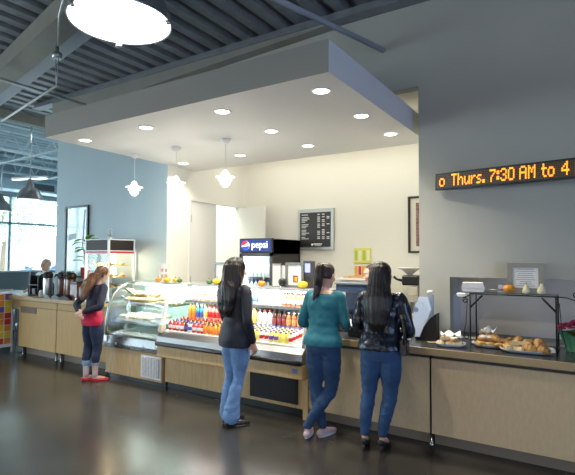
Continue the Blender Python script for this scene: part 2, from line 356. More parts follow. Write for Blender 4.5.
for k, (x, y) in enumerate(((-13.4,7.4),(-12.0,5.2),(-13.9,9.2))):
    t = empty('strip_light', (x,y,3.92), .3, 'white strip light hanging in the far bay', 'strip light', 'strip lights of the far bay')
    MB().box(-.6,.6,-.05,.05,0,.06).build('housing', m_whitep, t); MB().box(-.58,.58,-.04,.04,-.015,0).build('tube_lamp', M('strip_glow',(.9,.97,1),emit=3), t)
    MB().tube([(-.5,0,.06),(-.5,0,.78)], .005,5).build('hanger', m_steel, t); MB().tube([(.5,0,.06),(.5,0,.78)], .005,5).build('hanger', m_steel, t)
# ---------------------------------------------------------------- digital sign
m_led = M('amber_led', (1,.27,.012), emit=2.6); m_ledoff = M('amber_led_dim', (.16,.085,.02), emit=.5)
FONT = {'o':['     ','     ',' ### ','#   #','#   #','#   #',' ### '],'T':['#####','  #  ','  #  ','  #  ','  #  ','  #  ','  #  '],
'h':['#    ','#    ','# ## ','##  #','#   #','#   #','#   #'],'u':['     ','     ','#   #','#   #','#   #','#  ##',' ## #'],
'r':['    ','    ','# ##','##  ','#   ','#   ','#   '],'s':['    ','    ',' ###','#   ',' ## ','   #','### '],'.':['  ','  ','  ','  ','  ','##','##'],
'7':['#####','    #','   # ','  #  ',' #   ',' #   ',' #   '],':':['  ','##','##','  ','##','##','  '],'3':[' ### ','#   #','    #','  ## ','    #','#   #',' ### '],
'0':[' ### ','#   #','#   #','#   #','#   #','#   #',' ### '],'A':[' ### ','#   #','#   #','#####','#   #','#   #','#   #'],'M':['#   #','## ##','# # #','# # #','#   #','#   #','#   #'],
't':[' #  ',' #  ','####',' #  ',' #  ',' #  ','  ##'],'4':['   # ','  ## ',' # # ','#  # ','#####','   # ','   # ']}
sg = empty('digital_sign', (-1.37,5.08,2.525), -math.atan2(.44,1.27), 'long black scrolling sign with amber lettering on the grey wall', 'sign')
sg.rotation_euler.y = .033
MB().box(0,1.62,-.025,.04,-.087,.087,bev=.006).build('housing', m_black, sg)
MB().box(.022,1.60,-.028,-.02,-.068,.068).build('display', M('led_panel',(.030,.022,.010),.35), sg)
k = MB()
for r in range(8):
    for c in range(104):
        x = .03+c*.015; z = -.060+r*.0171; k.box(x-.003,x+.003,-.0295,-.028,z-.003,z+.003)
k.build('unlit_dots', m_ledoff, sg)
def word(s, x0, x1):
    cols = sum(len(FONT[c][0])+1 for c in s)-1; p = (x1-x0)/cols; k = MB(); cx = 0
    for c in s:
        g = FONT[c]
        for r in range(7):
            for i, ch in enumerate(g[r]):
                if ch == '#':
                    x = x0+(cx+i+.5)*p; z = .056-r*.0171; k.box(x-.0052,x+.0052,-.0325,-.0296,z-.0072,z+.0072)
        cx += len(g[0])+1
    k.build('lettering', m_led, sg)
for s, a, b_ in (('o',.055,.121),('Thurs.',.197,.560),('7:30',.606,.846),('AM',.892,1.033),('to',1.085,1.192),('4',1.248,1.311)): word(s, a, b_)
for x, d in ((.12,.03),(1.45,.49)): MB().box(x-.02,x+.02,.04,.04+d,-.02,.02).build('bracket', m_black, sg)
# ---------------------------------------------------------------- service counter on the right
FY = 4.446
def cabinet(name, x0, x1, lab, mat, y0=FY, z0=.12, z1=.80, back=5.13):
    t = empty(name, ((x0+x1)/2, y0, 0), 0, lab, 'cabinet'); hw = (x1-x0)/2
    MB().box(-hw+.01,hw-.01,.02,back-y0,z0,z1+.035).build('body', M('cabinet_shadow_gap',(.05,.045,.04),.6), t)
    MB().box(-hw+.004,hw-.004,0,.02,z0,z1,bev=.002).build('front_panel', mat, t)
    MB().box(-hw+.004,hw-.004,.10,.12,0,z0).build('toe_kick', m_kick, t); return t
c1 = cabinet('counter_cabinet', -2.56, -1.275, 'pale wooden counter front behind the legs of the two women at the register', m_mapleR)
c2 = cabinet('counter_cabinet', -1.265, .75, 'pale wooden counter front below the pastry trays at the right edge', m_mapleR)
for x in (.012,): MB().lathe([(.022,0),(.022,.01),(.016,.015),(.016,.12)], (x,0,0), 14).build('leg', m_chrome, c1).location = (.63,.055,0)
wt = empty('worktop', (-.9,4.4,.835), 0, 'long dark countertop with a brown wooden edge under the pastries and register', 'countertop')
MB().box(-1.68,1.65,.02,.752,0,.062).build('top_slab', m_topdark, wt); MB().box(-1.68,1.65,0,.02,0,.065,bev=.004).build('front_edge', m_mapleedge, wt)
# ---------------------------------------------------------------- open chilled merchandiser
m_liner = M('case_liner_white', (.82,.84,.84), .35)
ms = empty('open_display_case', (-4.75,4.33,0), 0, 'open chilled display case full of bottled drinks with wooden base', 'display case')
W = 2.16
MB().box(.03,W-.03,.12,.80,.10,.45).build('base_panel', m_maple, ms); MB().box(.0,W,.20,.80,0,.10).build('toe_kick', m_black, ms)
MB().box(0,W+.02,.0,.82,.44,.585,bev=.006).build('skirt', m_maple, ms)
MB().box(W-.03,W+.03,.10,.86,0,.62).build('end_panel', m_maple, ms)
v = MB(); v.box(1.42,2.06,.105,.13,.14,.415)
for i in range(13): v.box(1.44,2.04,.095,.108,.155+i*.019,.164+i*.019)
for i in range(30): v.box(1.445+i*.0205,1.452+i*.0205,.100,.107,.15,.405)
v.build('vent_grille', m_blackm, ms)
v = MB(); v.tube([(.0,-.01,.61),(W+.0,-.01,.61)], .028, 12); v.build('bumper', m_black, ms)
v = MB(); v.prism([(0,.60),(-.015,.63),(.0,.70),(.05,.755),(.10,.765),(.10,.59)], 'x', 0, W+.02); v.build('front_sill', M('satin_steel',(.22,.22,.22),.3,metal=.7), ms)
v = MB(); v.prism([(.09,.60),(.09,.765),(.42,.80),(.76,.82),(.76,.60)], 'x', .03, W-.03); v.build('product_deck', m_liner, ms)
v = MB(); v.box(.03,W-.03,.76,.80,.60,1.33); v.build('back_panel', m_liner, ms)
for z in (.868,1.12):
    v = MB(); v.box(.05,W-.05,.42 if z < 1 else .46,.76,z,z+.012); v.box(.05,W-.05,.41 if z < 1 else .45,.425 if z < 1 else .465,z-.012,z+.022,mi=1); v.build('shelf', [m_liner, m_greyframe], ms)
v = MB(); v.box(.0,W+.06,.50,.90,1.325,1.35,bev=.005); v.build('top_panel', M('top_steel',(.45,.46,.46),.3,metal=.6), ms)
MB().tube([(.08,.56,1.315),(W-.08,.56,1.315)], .014, 8).build('lamp_tube', M('case_tube_glow',(1,1,.97),emit=6), ms)
prof = [(.07,.76),(.08,.84),(.10,.96),(.14,1.11),(.20,1.21),(.29,1.28),(.40,1.325),(.56,1.345)]
def arc_panel(par, x, prof, back, zb, mat_rim, t=.02):
    MB().prism(prof+[(back,prof[-1][1]),(back,zb)], 'x', x-.004, x+.004).build('end_glass', m_glassg, par)
    MB().tube([(x,a,b_) for a, b_ in prof], t, 10).build('end_rim', mat_rim, par)
m_rim = M('pale_rim', (.70,.71,.68), .35)
arc_panel(ms, .012, prof, .78, .76, m_rim, .024); arc_panel(ms, W-.01, prof, .78, .76, m_rim, .018)
MB().box(.0,.06,.01,.10,.74,.86,bev=.015).build('corner_block', M('beige_block',(.62,.55,.42),.5), ms)
MB().box(W-.10,W-.04,-.004,.0,.50,.55).build('rating_label', M('blue_label',(.15,.25,.5),.4), ms)
l = area('case_light', (0,0,0), (0,.35,-1), W-.1, .1, 13, (1,.98,.93)); l.parent = ms; l.location = (W/2,.47,1.30)
l = area('case_light', (0,0,0), (0,-.5,-1), W-.1, .05, 7, (1,.98,.93)); l.parent = ms; l.location = (W/2,.44,1.10)
# ---------------------------------------------------------------- curved deli case
dc = empty('deli_case', (-5.95,4.42,0), 0, 'curved glass deli case with sandwiches on lit shelves', 'display case')
W2 = 1.17
MB().box(.02,W2,.03,.75,.07,.45).build('base_panel', m_maple, dc); MB().box(.03,W2,.10,.75,0,.07).build('toe_kick', m_black, dc)
v = MB(); v.box(.77,1.16,.018,.032,.10,.40,bev=.004); v.build('vent_frame', m_whitep, dc)
v = MB(); v.box(.80,1.13,.014,.020,.125,.375,mi=1)
for i in range(16): v.box(.80,1.13,.004,.016,.13+i*.0155,.137+i*.0155)
for i in range(7): v.box(.805+i*.053,.812+i*.053,.002,.015,.125,.375)
v.build('vent_grille', [m_whitep, m_greyframe], dc)
v = MB(); v.prism([(.03,.43),(.0,.45),(-.005,.50),(.02,.60),(.07,.62),(.75,.62),(.75,.43)], 'x', 0, W2); v.build('steel_band', M('dark_steel',(.20,.20,.20),.25,metal=.8), dc)
v = MB(); v.box(.0,.10,-.012,.06,.50,.60,bev=.02).box(W2-.10,W2,-.012,.06,.50,.60,bev=.02); 
for i in range(3): v.tube([(.28+i*.28,-.01,.50),(.28+i*.28,.02,.50)], .016, 10)
v.build('band_fitting', m_steel, dc)
MB().box(.02,W2-.02,.06,.74,.62,.635).build('case_floor', m_liner, dc)
MB().box(.02,W2-.02,.72,.75,.62,1.32).build('back_panel', M('deli_back',(.62,.70,.69),.3), dc)
prof2 = [(.04,.61),(.035,.75),(.045,.88),(.075,1.02),(.14,1.16),(.24,1.26),(.38,1.325),(.50,1.335)]
v = MB(); v.rings([[(x,a,b_) for a, b_ in prof2] for x in (.015,W2-.015)], close=False, cap=False)
fg = v.build('front_glass', m_glass, dc); md = fg.modifiers.new('s','SOLIDIFY'); md.thickness = .006
arc_panel(dc, .01, prof2, .74, .61, m_steel, .018); arc_panel(dc, W2-.01, prof2, .74, .61, m_rim, .016)
MB().box(-.02,W2+.0,.48,.86,1.325,1.35,bev=.005).build('top_panel', M('top_glassy',(.50,.54,.52),.15,metal=.4), dc)
for z, y in ((1.035,.20),(.80,.10)):
    v = MB(); v.box(.03,W2-.03,y,.72,z,z+.008).box(.03,W2-.03,y-.008,y,z-.012,z+.016,mi=1); v.build('shelf', [m_glassg, m_steel], dc)
MB().tube([(.05,.52,1.31),(W2-.05,.52,1.31)], .012, 8).build('lamp_tube', MT['case_tube_glow'], dc)
l = area('case_light', (0,0,0), (0,.1,-1), W2-.1, .12, 13, (.88,1,.95)); l.parent = dc; l.location = (W2/2,.44,1.30)
l = area('case_light', (0,0,0), (0,.1,-1), W2-.1, .12, 6, (.88,1,.95)); l.parent = dc; l.location = (W2/2,.40,1.02)
# food in the deli case
m_bread = M('bread_crust', (.62,.44,.22), .6, var=.35, vscale=30, bump=.3, bscale=60); m_crumb = M('bread_crumb', (.80,.70,.50), .8)
m_lett = M('lettuce', (.30,.48,.12), .5, var=.4, vscale=40); m_ham = M('filling', (.60,.26,.18), .5)
def sandwich_mesh(L=.17, Wd=.075, H=.06):
    mb = MB()
    def half(z, h, up_):
        rings = []
        for i in range(9):
            t = -1+2*i/8; s = math.sqrt(max(0,1-abs(t)**3.2))+.02; k = h*s if up_ else -h*.6*s
            rings.append([(t*L/2, math.cos(a)*Wd/2*s, z+math.sin(a)*k) for a in [PI*q/8 for q in range(9)]])
        mb.rings(rings, 0)
    half(.030,.034,True); half(.020,.030,False)
    rnd = random.Random(3)
    for sgn in (-1,1):
        R = []
        for i in range(18):
            t = -1+2*i/17; s = math.sqrt(max(0,1-abs(t)**3.2)); y = sgn*(Wd/2*s+.004+.006*rnd.random()); R.append([(t*L/2,y*.3,.022),(t*L/2,y,.024+.008*rnd.random()),(t*L/2,y*.3,.028)])
        mb.rings(R, 1, cap=True)
    mb.box(-L*.42,L*.42,-Wd*.45,Wd*.45,.020,.026,2)
    return mb
sm = sandwich_mesh().mesh('sandwich', [m_bread, m_lett, m_ham])
sm2 = sandwich_mesh(.12,.09,.065).mesh('sandwich_round', [m_crumb, m_lett, m_ham])
def tray(x0,x1,y0,y1,z,lab,mat):
    v = MB(); v.box(x0,x1,y0,y1,z,z+.006); 
    for a in ((x0,x0+.01,y0,y1),(x1-.01,x1,y0,y1),(x0,x1,y0,y0+.01),(x0,x1,y1-.01,y1)): v.box(*a,z+.004,z+.02)
    return tag(v.build('serving_tray', mat), lab, 'tray')
dx, dy = -5.95, 4.42
def put(me, name, loc, rz, lab, cat, group, rx=0, s=1):
    o = bpy.data.objects.new(name, me); C.objects.link(o); o.location = loc; o.rotation_euler = (rx,0,rz); o.scale = (s,s,s); return tag(o, lab, cat, group)
tray(dx+.06,dx+.66,dy+.27,dy+.66,1.044,'tray under the long sandwiches on the upper left deli shelf',m_whitep)
tray(dx+.71,dx+1.14,dy+.27,dy+.66,1.044,'dark tray of small snacks on the upper right deli shelf',M('tray_dark',(.12,.12,.12),.3))
tray(dx+.06,dx+.80,dy+.16,dy+.64,.809,'white tray under the green-filled sandwiches on the middle deli shelf',m_whitep)
tray(dx+.84,dx+1.14,dy+.16,dy+.64,.809,'empty white tray on the middle deli shelf',m_whitep)
tray(dx+.12,dx+.62,dy+.14,dy+.62,.636,'empty white tray at the bottom left of the deli case',m_whitep)
tray(dx+.65,dx+1.12,dy+.14,dy+.62,.636,'empty white tray at the bottom right of the deli case',m_whitep)
for i in range(6):
    for j in range(2):
        put(sm,'sandwich',(dx+.12+i*.095,dy+.36+j*.19,1.053),PI/2+random.uniform(-.12,.12),'long crusty roll sandwich on the upper deli shelf','sandwich','long rolls on the upper deli shelf',s=1.22)
for i in range(5): put(sm,'sandwich',(dx+.16+i*.095,dy+.45,1.128),PI/2+random.uniform(-.3,.3),'long crusty roll sandwich stacked on top on the upper deli shelf','sandwich','top layer of long rolls on the deli shelf',s=1.22)
for i in range(7):
    for j in range(3): put(sm2,'sandwich',(dx+.115+i*.099,dy+.23+j*.16,.818),PI/2+random.uniform(-.1,.1),'pale bread sandwich with green lettuce on the middle deli shelf','sandwich','pale lettuce sandwiches on the middle deli shelf',s=1.02)
for i in range(4):
    for j in range(3):
        v = put(sm2,'snack_roll',(dx+.78+i*.10,dy+.33+j*.13,1.053),random.uniform(0,3),'small filled snack roll on the dark tray in the deli case','snack','snack rolls on the dark deli tray',s=.62)
# ---------------------------------------------------------------- bottles in the open case
def bottle_mesh(h, r, liquid, cap, label, lab2=None, neck=.35, square=False):
    mb = MB(); pr = [(r*.85,0),(r,.006*h/.2),(r,h*.22),(r*1.012,h*.225),(r*1.012,h*.56),(r,h*.565),(r,h*.66),(r*.75,h*.76),(r*neck,h*.86),(r*neck,h*.885),(r*neck*1.25,h*.89),(r*neck*1.25,h*.985),(r*neck*1.1,h)]
    mb.lathe(pr, seg=12, mis=[0,0,0,1,0,0,0,0,0,2,2,2,2]); mb.b.faces.ensure_lookup_table()
    return mb.mesh('bottle', [liquid, label, cap])
def can_mesh(h, r, a, b_):
    mb = MB(); mb.lathe([(r*.8,0),(r,h*.05),(r,h*.3),(r,h*.75),(r,h*.92),(r*.85,h),(0,h-.003)], seg=12, mis=[1,0,1,0,1,1,1]); return mb.mesh('can', [a, b_])
def mc(n, c, r=.25): return M(n, c, r, coat=.3)
ob = mc('orange_drink',(.85,.28,.03)); te = mc('teal_drink',(.05,.30,.38)); bl = mc('blue_drink',(.05,.12,.45)); ye = mc('yellow_drink',(.85,.75,.18)); rd = mc('red_drink',(.60,.03,.03)); da = mc('cola_drink',(.08,.025,.015))
cl = mc('clear_drink',(.62,.68,.70)); wh = mc('white_milk',(.82,.82,.80)); pi = mc('pink_drink',(.75,.25,.22)); gr = mc('green_drink',(.25,.42,.12)); br = mc('brown_tea',(.35,.14,.05))
cw = mc('white_cap',(.82,.82,.82)); cr = mc('red_cap',(.65,.03,.03)); cb = mc('blue_cap',(.06,.09,.50)); ck = mc('black_cap',(.02,.02,.02)); cy = mc('yellow_cap',(.85,.65,.05)); pu = mc('purple_label',(.16,.07,.38))
X0, Y0 = -4.75, 4.33
KIND = {}
def row(key, name, mesh, n, x0, x1, y, z, lab, cat, grp, jit=.004, rx=0, ny=1, dy_=.08):
    for j in range(ny):
        for i in range(n):
            x = x0+(x1-x0)*(i/(max(n-1,1)))
            put(mesh, name, (x+random.uniform(-jit,jit), y+j*dy_, z), random.uniform(0,6), lab, cat, grp)
zt_, zm = 1.133, .881
# top shelf
B = bottle_mesh
row('a','snack_cup',can_mesh(.07,.034,mc('snack_red',(.78,.16,.06)),wh),9,-4.66,-4.05,4.86,zt_,'small red and white cup on the top left shelf of the drinks case','cup','red and white cups on the top shelf',ny=2,dy_=.09)
row('b','snack_cup',can_mesh(.07,.034,mc('snack_red',(.78,.16,.06)),wh),8,-4.63,-4.10,4.91,zt_+.071,'small red and white cup stacked in the upper layer on the top left shelf','cup','upper layer of red and white cups')
row('c','water_bottle',B(.17,.030,cl,cb,mc('water_label',(.16,.30,.55))),5,-3.84,-3.56,4.84,zt_,'clear water bottle with blue label on the top shelf','bottle','blue label water bottles on the top shelf',ny=2)
row('d','bottle',B(.16,.030,cl,cw,wh),5,-3.47,-3.20,4.85,zt_,'pale clear bottle with white label on the top shelf','bottle','pale bottles on the top shelf',ny=2)
row('e','bottle',B(.165,.028,br,ck,cl),5,-3.13,-2.86,4.85,zt_,'brown tinted bottle on the right of the top shelf','bottle','brown bottles on the top shelf',ny=2)
row('e2','bottle',B(.16,.028,cl,cw,wh),3,-4.04,-3.90,4.85,zt_,'pale bottle in the middle of the top shelf','bottle','pale bottles mid top shelf',ny=2,dy_=.08)
# middle shelf
for key, n, x0, x1, m, h, r, lab in (
 ('f',2,-4.63,-4.56,B(.22,.031,ob,cw,ob),.2,.03,'tall orange drink bottle at the left end of the middle shelf'),
 ('g',2,-4.49,-4.42,B(.20,.031,te,cw,bl),.2,.03,'teal and blue drink bottle on the middle shelf beside the orange ones'),
 ('h',1,-4.35,-4.35,B(.21,.030,cl,cy,ye),.2,.03,'bottle with yellow label on the middle shelf between blue and red'),
 ('i',4,-4.28,-4.07,B(.21,.032,pi,cr,rd),.2,.03,'bottle with red label on the middle shelf behind the woman in the blazer'),
 ('j',2,-4.00,-3.93,B(.205,.031,da,cr,cl),.2,.03,'dark cola bottle on the middle shelf'),
 ('k',5,-3.86,-3.545,B(.225,.036,ye,cw,ye),.2,.03,'pale yellow lemonade bottle on the middle shelf'),
 ('l',1,-3.46,-3.46,B(.20,.034,wh,cb,wh),.2,.03,'white milk bottle with blue cap on the middle shelf'),
 ('m',2,-3.385,-3.31,B(.20,.034,wh,cr,wh),.2,.03,'white milk bottle with red cap on the middle shelf'),
 ('n',3,-3.24,-3.10,B(.20,.030,da,ck,mc('maroon',(.28,.05,.05))),.2,.03,'dark maroon bottle on the middle shelf'),
 ('o',4,-3.04,-2.82,B(.19,.029,br,cw,mc('salmon',(.80,.32,.12))),.2,.03,'amber bottle with orange label at the right end of the middle shelf')):
    row(key,'bottle',m,n,x0,x1,4.81,zm,lab,'bottle',lab+' row',ny=2,dy_=.085)
# sloping deck: rows of small bottles
combos = [(-4.66,-4.10,[(rd,cr,wh,'small bottle with red cap'),(cl,cb,bl,'small blue bottle with blue cap'),(da,ck,pu,'small dark bottle with purple label'),(ye,cr,cy,'small yellow bottle with red cap')]),
          (-4.05,-3.50,[(ob,ck,ob,'small orange bottle with black cap'),(br,ck,pi,'small amber bottle with pink label'),(ye,ck,ye,'small yellow bottle with black cap')]),
          (-3.46,-2.80,[(ye,cb,pu,'small bottle with blue cap and purple label'),(ye,cb,ye,'small bottle with blue cap and yellow label'),(wh,cb,rd,'small bottle with blue cap and red label')])]
for s_, (xa, xb, kinds) in enumerate(combos):
    mesh = [B(.12,.025,a,b_,c_,neck=.5) for a, b_, c_, _ in kinds]; where = ('left third','middle','right third')[s_]
    n = int((xb-xa)/.064)+1
    for j in range(5):
        if s_ == 0 and j == 0: pass
        for i in range(n):
            kk = (j if s_ != 2 else i//2) % len(kinds) if random.random() < .8 else random.randrange(len(kinds))
            yy = 4.47+j*.062; zz = .768+(yy-4.42)*.106
            put(mesh[kk],'small_bottle',(xa+i*(xb-xa)/(n-1),yy+(i%2)*.004,zz+.001),random.uniform(0,6),kinds[kk][3]+' on the sloping deck, '+where,'bottle',kinds[kk][3]+' on the deck, '+where)
# ---------------------------------------------------------------- things standing on the cases
m_pump = M('orange_gourd_skin', (.88,.34,.03), .45, var=.15, vscale=20); m_gy = M('yellow_gourd_skin', (.90,.62,.04), .4, var=.15, vscale=20); m_gg = M('green_gourd_skin', (.12,.22,.05), .45, var=.4, vscale=25); m_stem = M('stem_green', (.16,.18,.06), .7); m_cream = M('cream_squash_skin', (.80,.76,.50), .45)
def gourd(loc, r, mat, lab, kind='pumpkin', squash=.75, cat='pumpkin', lobes=8):
    t = empty(kind, loc, random.uniform(0,6), lab, cat); mb = MB(); R = []
    for i in range(11):
        a = -PI/2+PI*i/10; R.append([((r*math.cos(a)+.001)*(1-.08*abs(math.cos(lobes/2*2*PI*k/32)))*math.cos(2*PI*k/32),(r*math.cos(a)+.001)*(1-.08*abs(math.cos(lobes/2*2*PI*k/32)))*math.sin(2*PI*k/32),r*squash*(math.sin(a)*(1-.12*(i>7))+1)) for k in range(32)])
    mb.rings(R).build('skin', mat, t); MB().tube([(0,0,r*squash*1.8),(r*.1,0,r*squash*2.2),(r*.25,0,r*squash*2.5)],[r*.16,r*.1,r*.12],7).build('stem', m_stem, t); return t
def pear_squash(loc, r, mat, mat2, lab):
    t = empty('squash', loc, random.uniform(0,6), lab, 'squash'); MB().lathe([(r*.3,0),(r*.85,r*.15),(r,r*.7),(r*.85,r*1.3),(r*.5,r*1.8),(r*.35,r*2.3),(r*.12,r*2.6),(.001,r*2.62)], seg=18).build('skin', mat, t)
    MB().tube([(0,0,r*2.55),(0,r*.1,r*3.0)],[r*.14,r*.1],6).build('stem', mat2, t); return t
TZ = 1.351
for (x, y, r, m, lab, k) in [(-5.44,4.97,.048,m_pump,'small orange pumpkin, first on top of the deli case','pumpkin'),(-5.35,5.04,.045,m_pump,'small orange pumpkin behind the first one on the deli case','pumpkin'),(-5.27,4.98,.050,m_gy,'small yellow gourd next to the orange pumpkins on the deli case','gourd'),(-5.17,5.05,.042,m_gy,'small yellow gourd second in line on the deli case','gourd'),(-5.04,5.00,.042,m_gg,'small dark green gourd at the right end of the deli case top','gourd'),
 (-4.45,4.98,.045,m_gg,'small green gourd before the menu holder left of the woman in the blazer','gourd'),(-4.33,5.0,.056,m_gy,'round yellow gourd before the menu holder left of the woman in the blazer','gourd'),(-3.56,4.98,.052,m_pump,'small orange pumpkin on the case in front of the drinks cooler','pumpkin'),(-2.95,4.97,.062,m_gy,'large yellow gourd left of the ponytail woman','gourd'),(-3.02,5.06,.04,m_gy,'little yellow gourd behind the large yellow one','gourd')]:
    gourd((x,y,TZ), r, m, lab, k, cat=k)
def holder(name, x, y, z, w_, h_, lab, rz=0, mat=None, paper=None, content=None, tilt=0, cat='sign holder', fw_=.03):
    t = empty(name, (x,y,z), rz, lab, cat); t.rotation_euler.x = tilt
    f = MB(); f.box(-w_/2,w_/2,-.012,.012,0,fw_).box(-w_/2,w_/2,-.012,.012,h_-fw_,h_).box(-w_/2,-w_/2+fw_,-.012,.012,fw_,h_-fw_).box(w_/2-fw_,w_/2,-.012,.012,fw_,h_-fw_).box(-w_/2,w_/2,.008,.012,fw_,h_-fw_)
    f.build('frame', mat or m_greyframe, t)
    MB().box(-w_/2+fw_,w_/2-fw_,.0,.006,fw_,h_-fw_).build('paper', paper or m_paper, t)
    if content: content(t, w_, h_)
    return t
def textlines(mat, n=8, wf=.6, z0=.25, z1=.85):
    def f(t, w_, h_):
        k = MB(); rnd = random.Random(int(w_*1000+h_*77))
        for i in range(n):
            z = h_*(z0+(z1-z0)*i/max(n-1,1)); L = w_*wf*rnd.uniform(.5,1)/2; k.box(-L,L,-.002,0,z,z+h_*.018)
        k.build('printed_lines', mat, t)
    return f
m_ink = M('grey_ink', (.25,.25,.27), .6)
def photos(t, w_, h_):
    k = MB(); k.box(-w_*.3,-w_*.08,-.002,0,h_*.55,h_*.72,0).box(w_*.08,w_*.3,-.002,0,h_*.55,h_*.72,1).box(-w_*.3,-w_*.08,-.002,0,h_*.2,h_*.4,1).box(w_*.02,w_*.28,-.002,0,h_*.18,h_*.42,2); k.build('pictures', [rd, M('muted_green',(.35,.40,.28),.5), ob], t)
holder('picture_card', -5.42, 5.06, TZ, .20, .27, 'white card with four small food pictures on the deli case', content=photos, mat=m_whitep, fw_=.012, cat='card')
holder('menu_holder', -4.33, 5.10, TZ, .29, .30, 'grey framed blank sheet on the case, left of the woman in the blazer', rz=-.1, content=textlines(M('faint_ink',(.6,.6,.6),.6),6))
holder('menu_holder', -3.36, 5.02, TZ, .12, .30, 'tall narrow pale card left of the black round dispenser', rz=.5, fw_=.008, mat=m_greyframe)
def drinkpic(t, w_, h_):
    k = MB(); k.box(-w_*.10,w_*.18,-.002,0,h_*.2,h_*.48,0).box(-w_*.05,w_*.03,-.003,-.001,h_*.24,h_*.42,1).box(w_*.05,w_*.13,-.003,-.001,h_*.24,h_*.42,2); k.build('picture', [M('dark_red_print',(.25,.05,.03),.4), ob, cy], t)
holder('menu_holder', -3.11, 5.05, TZ, .25, .31, 'grey framed sheet with a small drink picture left of the yellow gourd', rz=.05, content=drinkpic)
t = empty('narrow_display', (-3.25,5.07,TZ), 0, 'black card holder with a white strip behind the round black dispenser', 'card holder')
MB().box(-.07,.07,-.01,.02,0,.29,bev=.004).build('back', m_black, t); MB().box(-.06,-.005,-.014,-.01,.05,.27).build('paper', m_paper, t)
t = empty('tape_dispenser', (-3.25,4.98,TZ), 0, 'round black object with a chrome foot on the case', 'dispenser')
MB().ell((0,0,.065),(.052,.04,.052)).build('drum', m_black, t); MB().lathe([(.03,0),(.03,.01),(.01,.02),(.01,.03)], (.0,0,0), 14).build('foot', m_chrome, t)
t = empty('card_reader_tower', (-2.93,5.09,TZ), 0, 'tall dark box with a small blue screen behind the yellow gourd', 'screen box')
MB().box(-.075,.075,-.02,.03,0,.33,bev=.006).build('housing', M('dark_brown_box',(.05,.045,.05),.4), t); MB().box(-.045,.03,-.024,-.02,.19,.30).build('screen', M('blue_screen',(.35,.40,.9),emit=.8), t); MB().box(-.05,.04,-.024,-.02,.08,.14).build('dark_slot', m_black, t)
# ---------------------------------------------------------------- register, alcove
m_navy = M('register_navy', (.03,.045,.085), .35); m_screen = M('screen_dark', (.05,.075,.14), .12)
t = empty('cash_register', (-2.32,4.98,.86), 0, 'large dark blue cash register display between the two women at the counter', 'cash register')
MB().box(-.16,.26,-.12,.16,.04,.22,bev=.01).build('cash_drawer', m_black, t)
MB().box(-.05,.06,.06,.14,.22,.34).build('neck', m_black, t)
v = MB(); v.box(-.20,.20,.02,.07,.24,.56,bev=.012); v.build('monitor', m_navy, t)
MB().box(-.175,.175,.012,.021,.275,.525).build('monitor_back_plate', m_screen, t)
MB().box(-.21,.21,.0,.12,.555,.575,bev=.004).build('monitor_hood', M('register_grey',(.16,.19,.22),.35), t)
MB().box(-.11,.11,.004,.012,.33,.47,bev=.002).build('vent_cover', m_navy, t)
t = empty('card_terminal', (-2.10,4.62,.90), .1, 'grey keypad terminal on the counter in front of the register', 'card terminal')
MB().box(-.10,.10,-.07,.07,.14,.165,bev=.005, mat=Matrix.Rotation(.35,4,'X')).build('keypad', M('pale_grey_plastic',(.55,.57,.60),.4), t)
MB().box(-.08,.08,-.0,.09,0,.13).build('stand', m_black, t)
tag(MB().box(-.13,.13,0,.004,0,.18).build('receipt_paper', m_paper, loc=(-2.44,4.80,1.16), rz=.5), 'white printed sheet hung on the register beside the ponytail woman', 'paper')
# back counter with equipment
t = empty('back_cabinet', (-2.35,6.35,0), 0, 'white back counter along the cream wall behind the register', 'cabinet')
MB().box(-1.55,.73,.03,.77,.0,.86).build('body', m_doorw, t); MB().box(-1.57,.74,.0,.77,.86,.90).build('counter_top', m_topdark, t)
t = empty('bread_shelf', (-2.90,6.55,.90), 0, 'white box carrying a round-edged wooden board behind the register', 'box')
MB().box(-.29,.31,-.1,.22,0,.50,bev=.01).build('box', m_whitep, t); MB().box(-.31,.33,-.14,.24,.50,.52).build('tray', m_paper, t)
MB().ell((.0,.05,.525),(.30,.18,.035)).build('wooden_board', M('wood_board',(.50,.28,.10),.5,var=.3,vscale=20), t)
t = empty('coffee_grinder', (-2.14,6.55,.90), 0, 'tall coffee machine with wide white bowl on top right of the long-haired woman', 'coffee machine')
mg = M('beige_machine', (.50,.46,.38), .4)
MB().box(-.02,.20,-.05,.25,0,.05,bev=.01).build('base', mg, t); MB().box(.10,.20,.02,.24,.05,.52,bev=.01).build('column', M('machine_grey',(.30,.29,.26),.4,metal=.4), t)
MB().box(-.03,.10,.0,.20,.30,.42,bev=.012).build('group_head', mg, t); MB().box(-.12,.12,-.02,.22,.44,.58,bev=.02).build('motor_housing', m_black, t)
MB().tube([(-.12,.05,.50),(-.20,.02,.52),(-.24,.0,.56)],[.02,.016,.02],8).build('handle', m_black, t)
MB().lathe([(.03,.58),(.05,.60),(.10,.645),(.175,.68),(.18,.69),(.165,.688),(.09,.655),(0,.64)], (-.04,.1,0), 26).build('bowl', m_paper, t)
MB().lathe([(.04,.05),(.045,.07),(.045,.20),(.05,.21),(.05,.22)], (.03,.03,0), 16).build('jug', m_steel, t)
t = empty('espresso_machine', (-1.84,6.60,.90), 0, 'grey espresso machine partly hidden behind the wall edge', 'espresso machine')
MB().box(-.10,.20,-.1,.35,.0,.12,bev=.01).box(-.10,.20,.12,.35,.12,.40).build('body', mg, t); MB().box(-.10,.20,-.12,.35,.40,.50,bev=.01).build('top', m_steel, t)
for x in (-.03,.08): MB().lathe([(.03,.40),(.03,.34),(.035,.33),(.035,.30)], (x,-.02,0), 12).tube([(x,-.04,.32),(x,-.16,.31)],.012,6).build('portafilter', m_chrome, t)
t = empty('yellow_carton', (-1.80,5.02,.898), .1, 'yellow cardboard box on the counter between the woman and the white napkins', 'box')
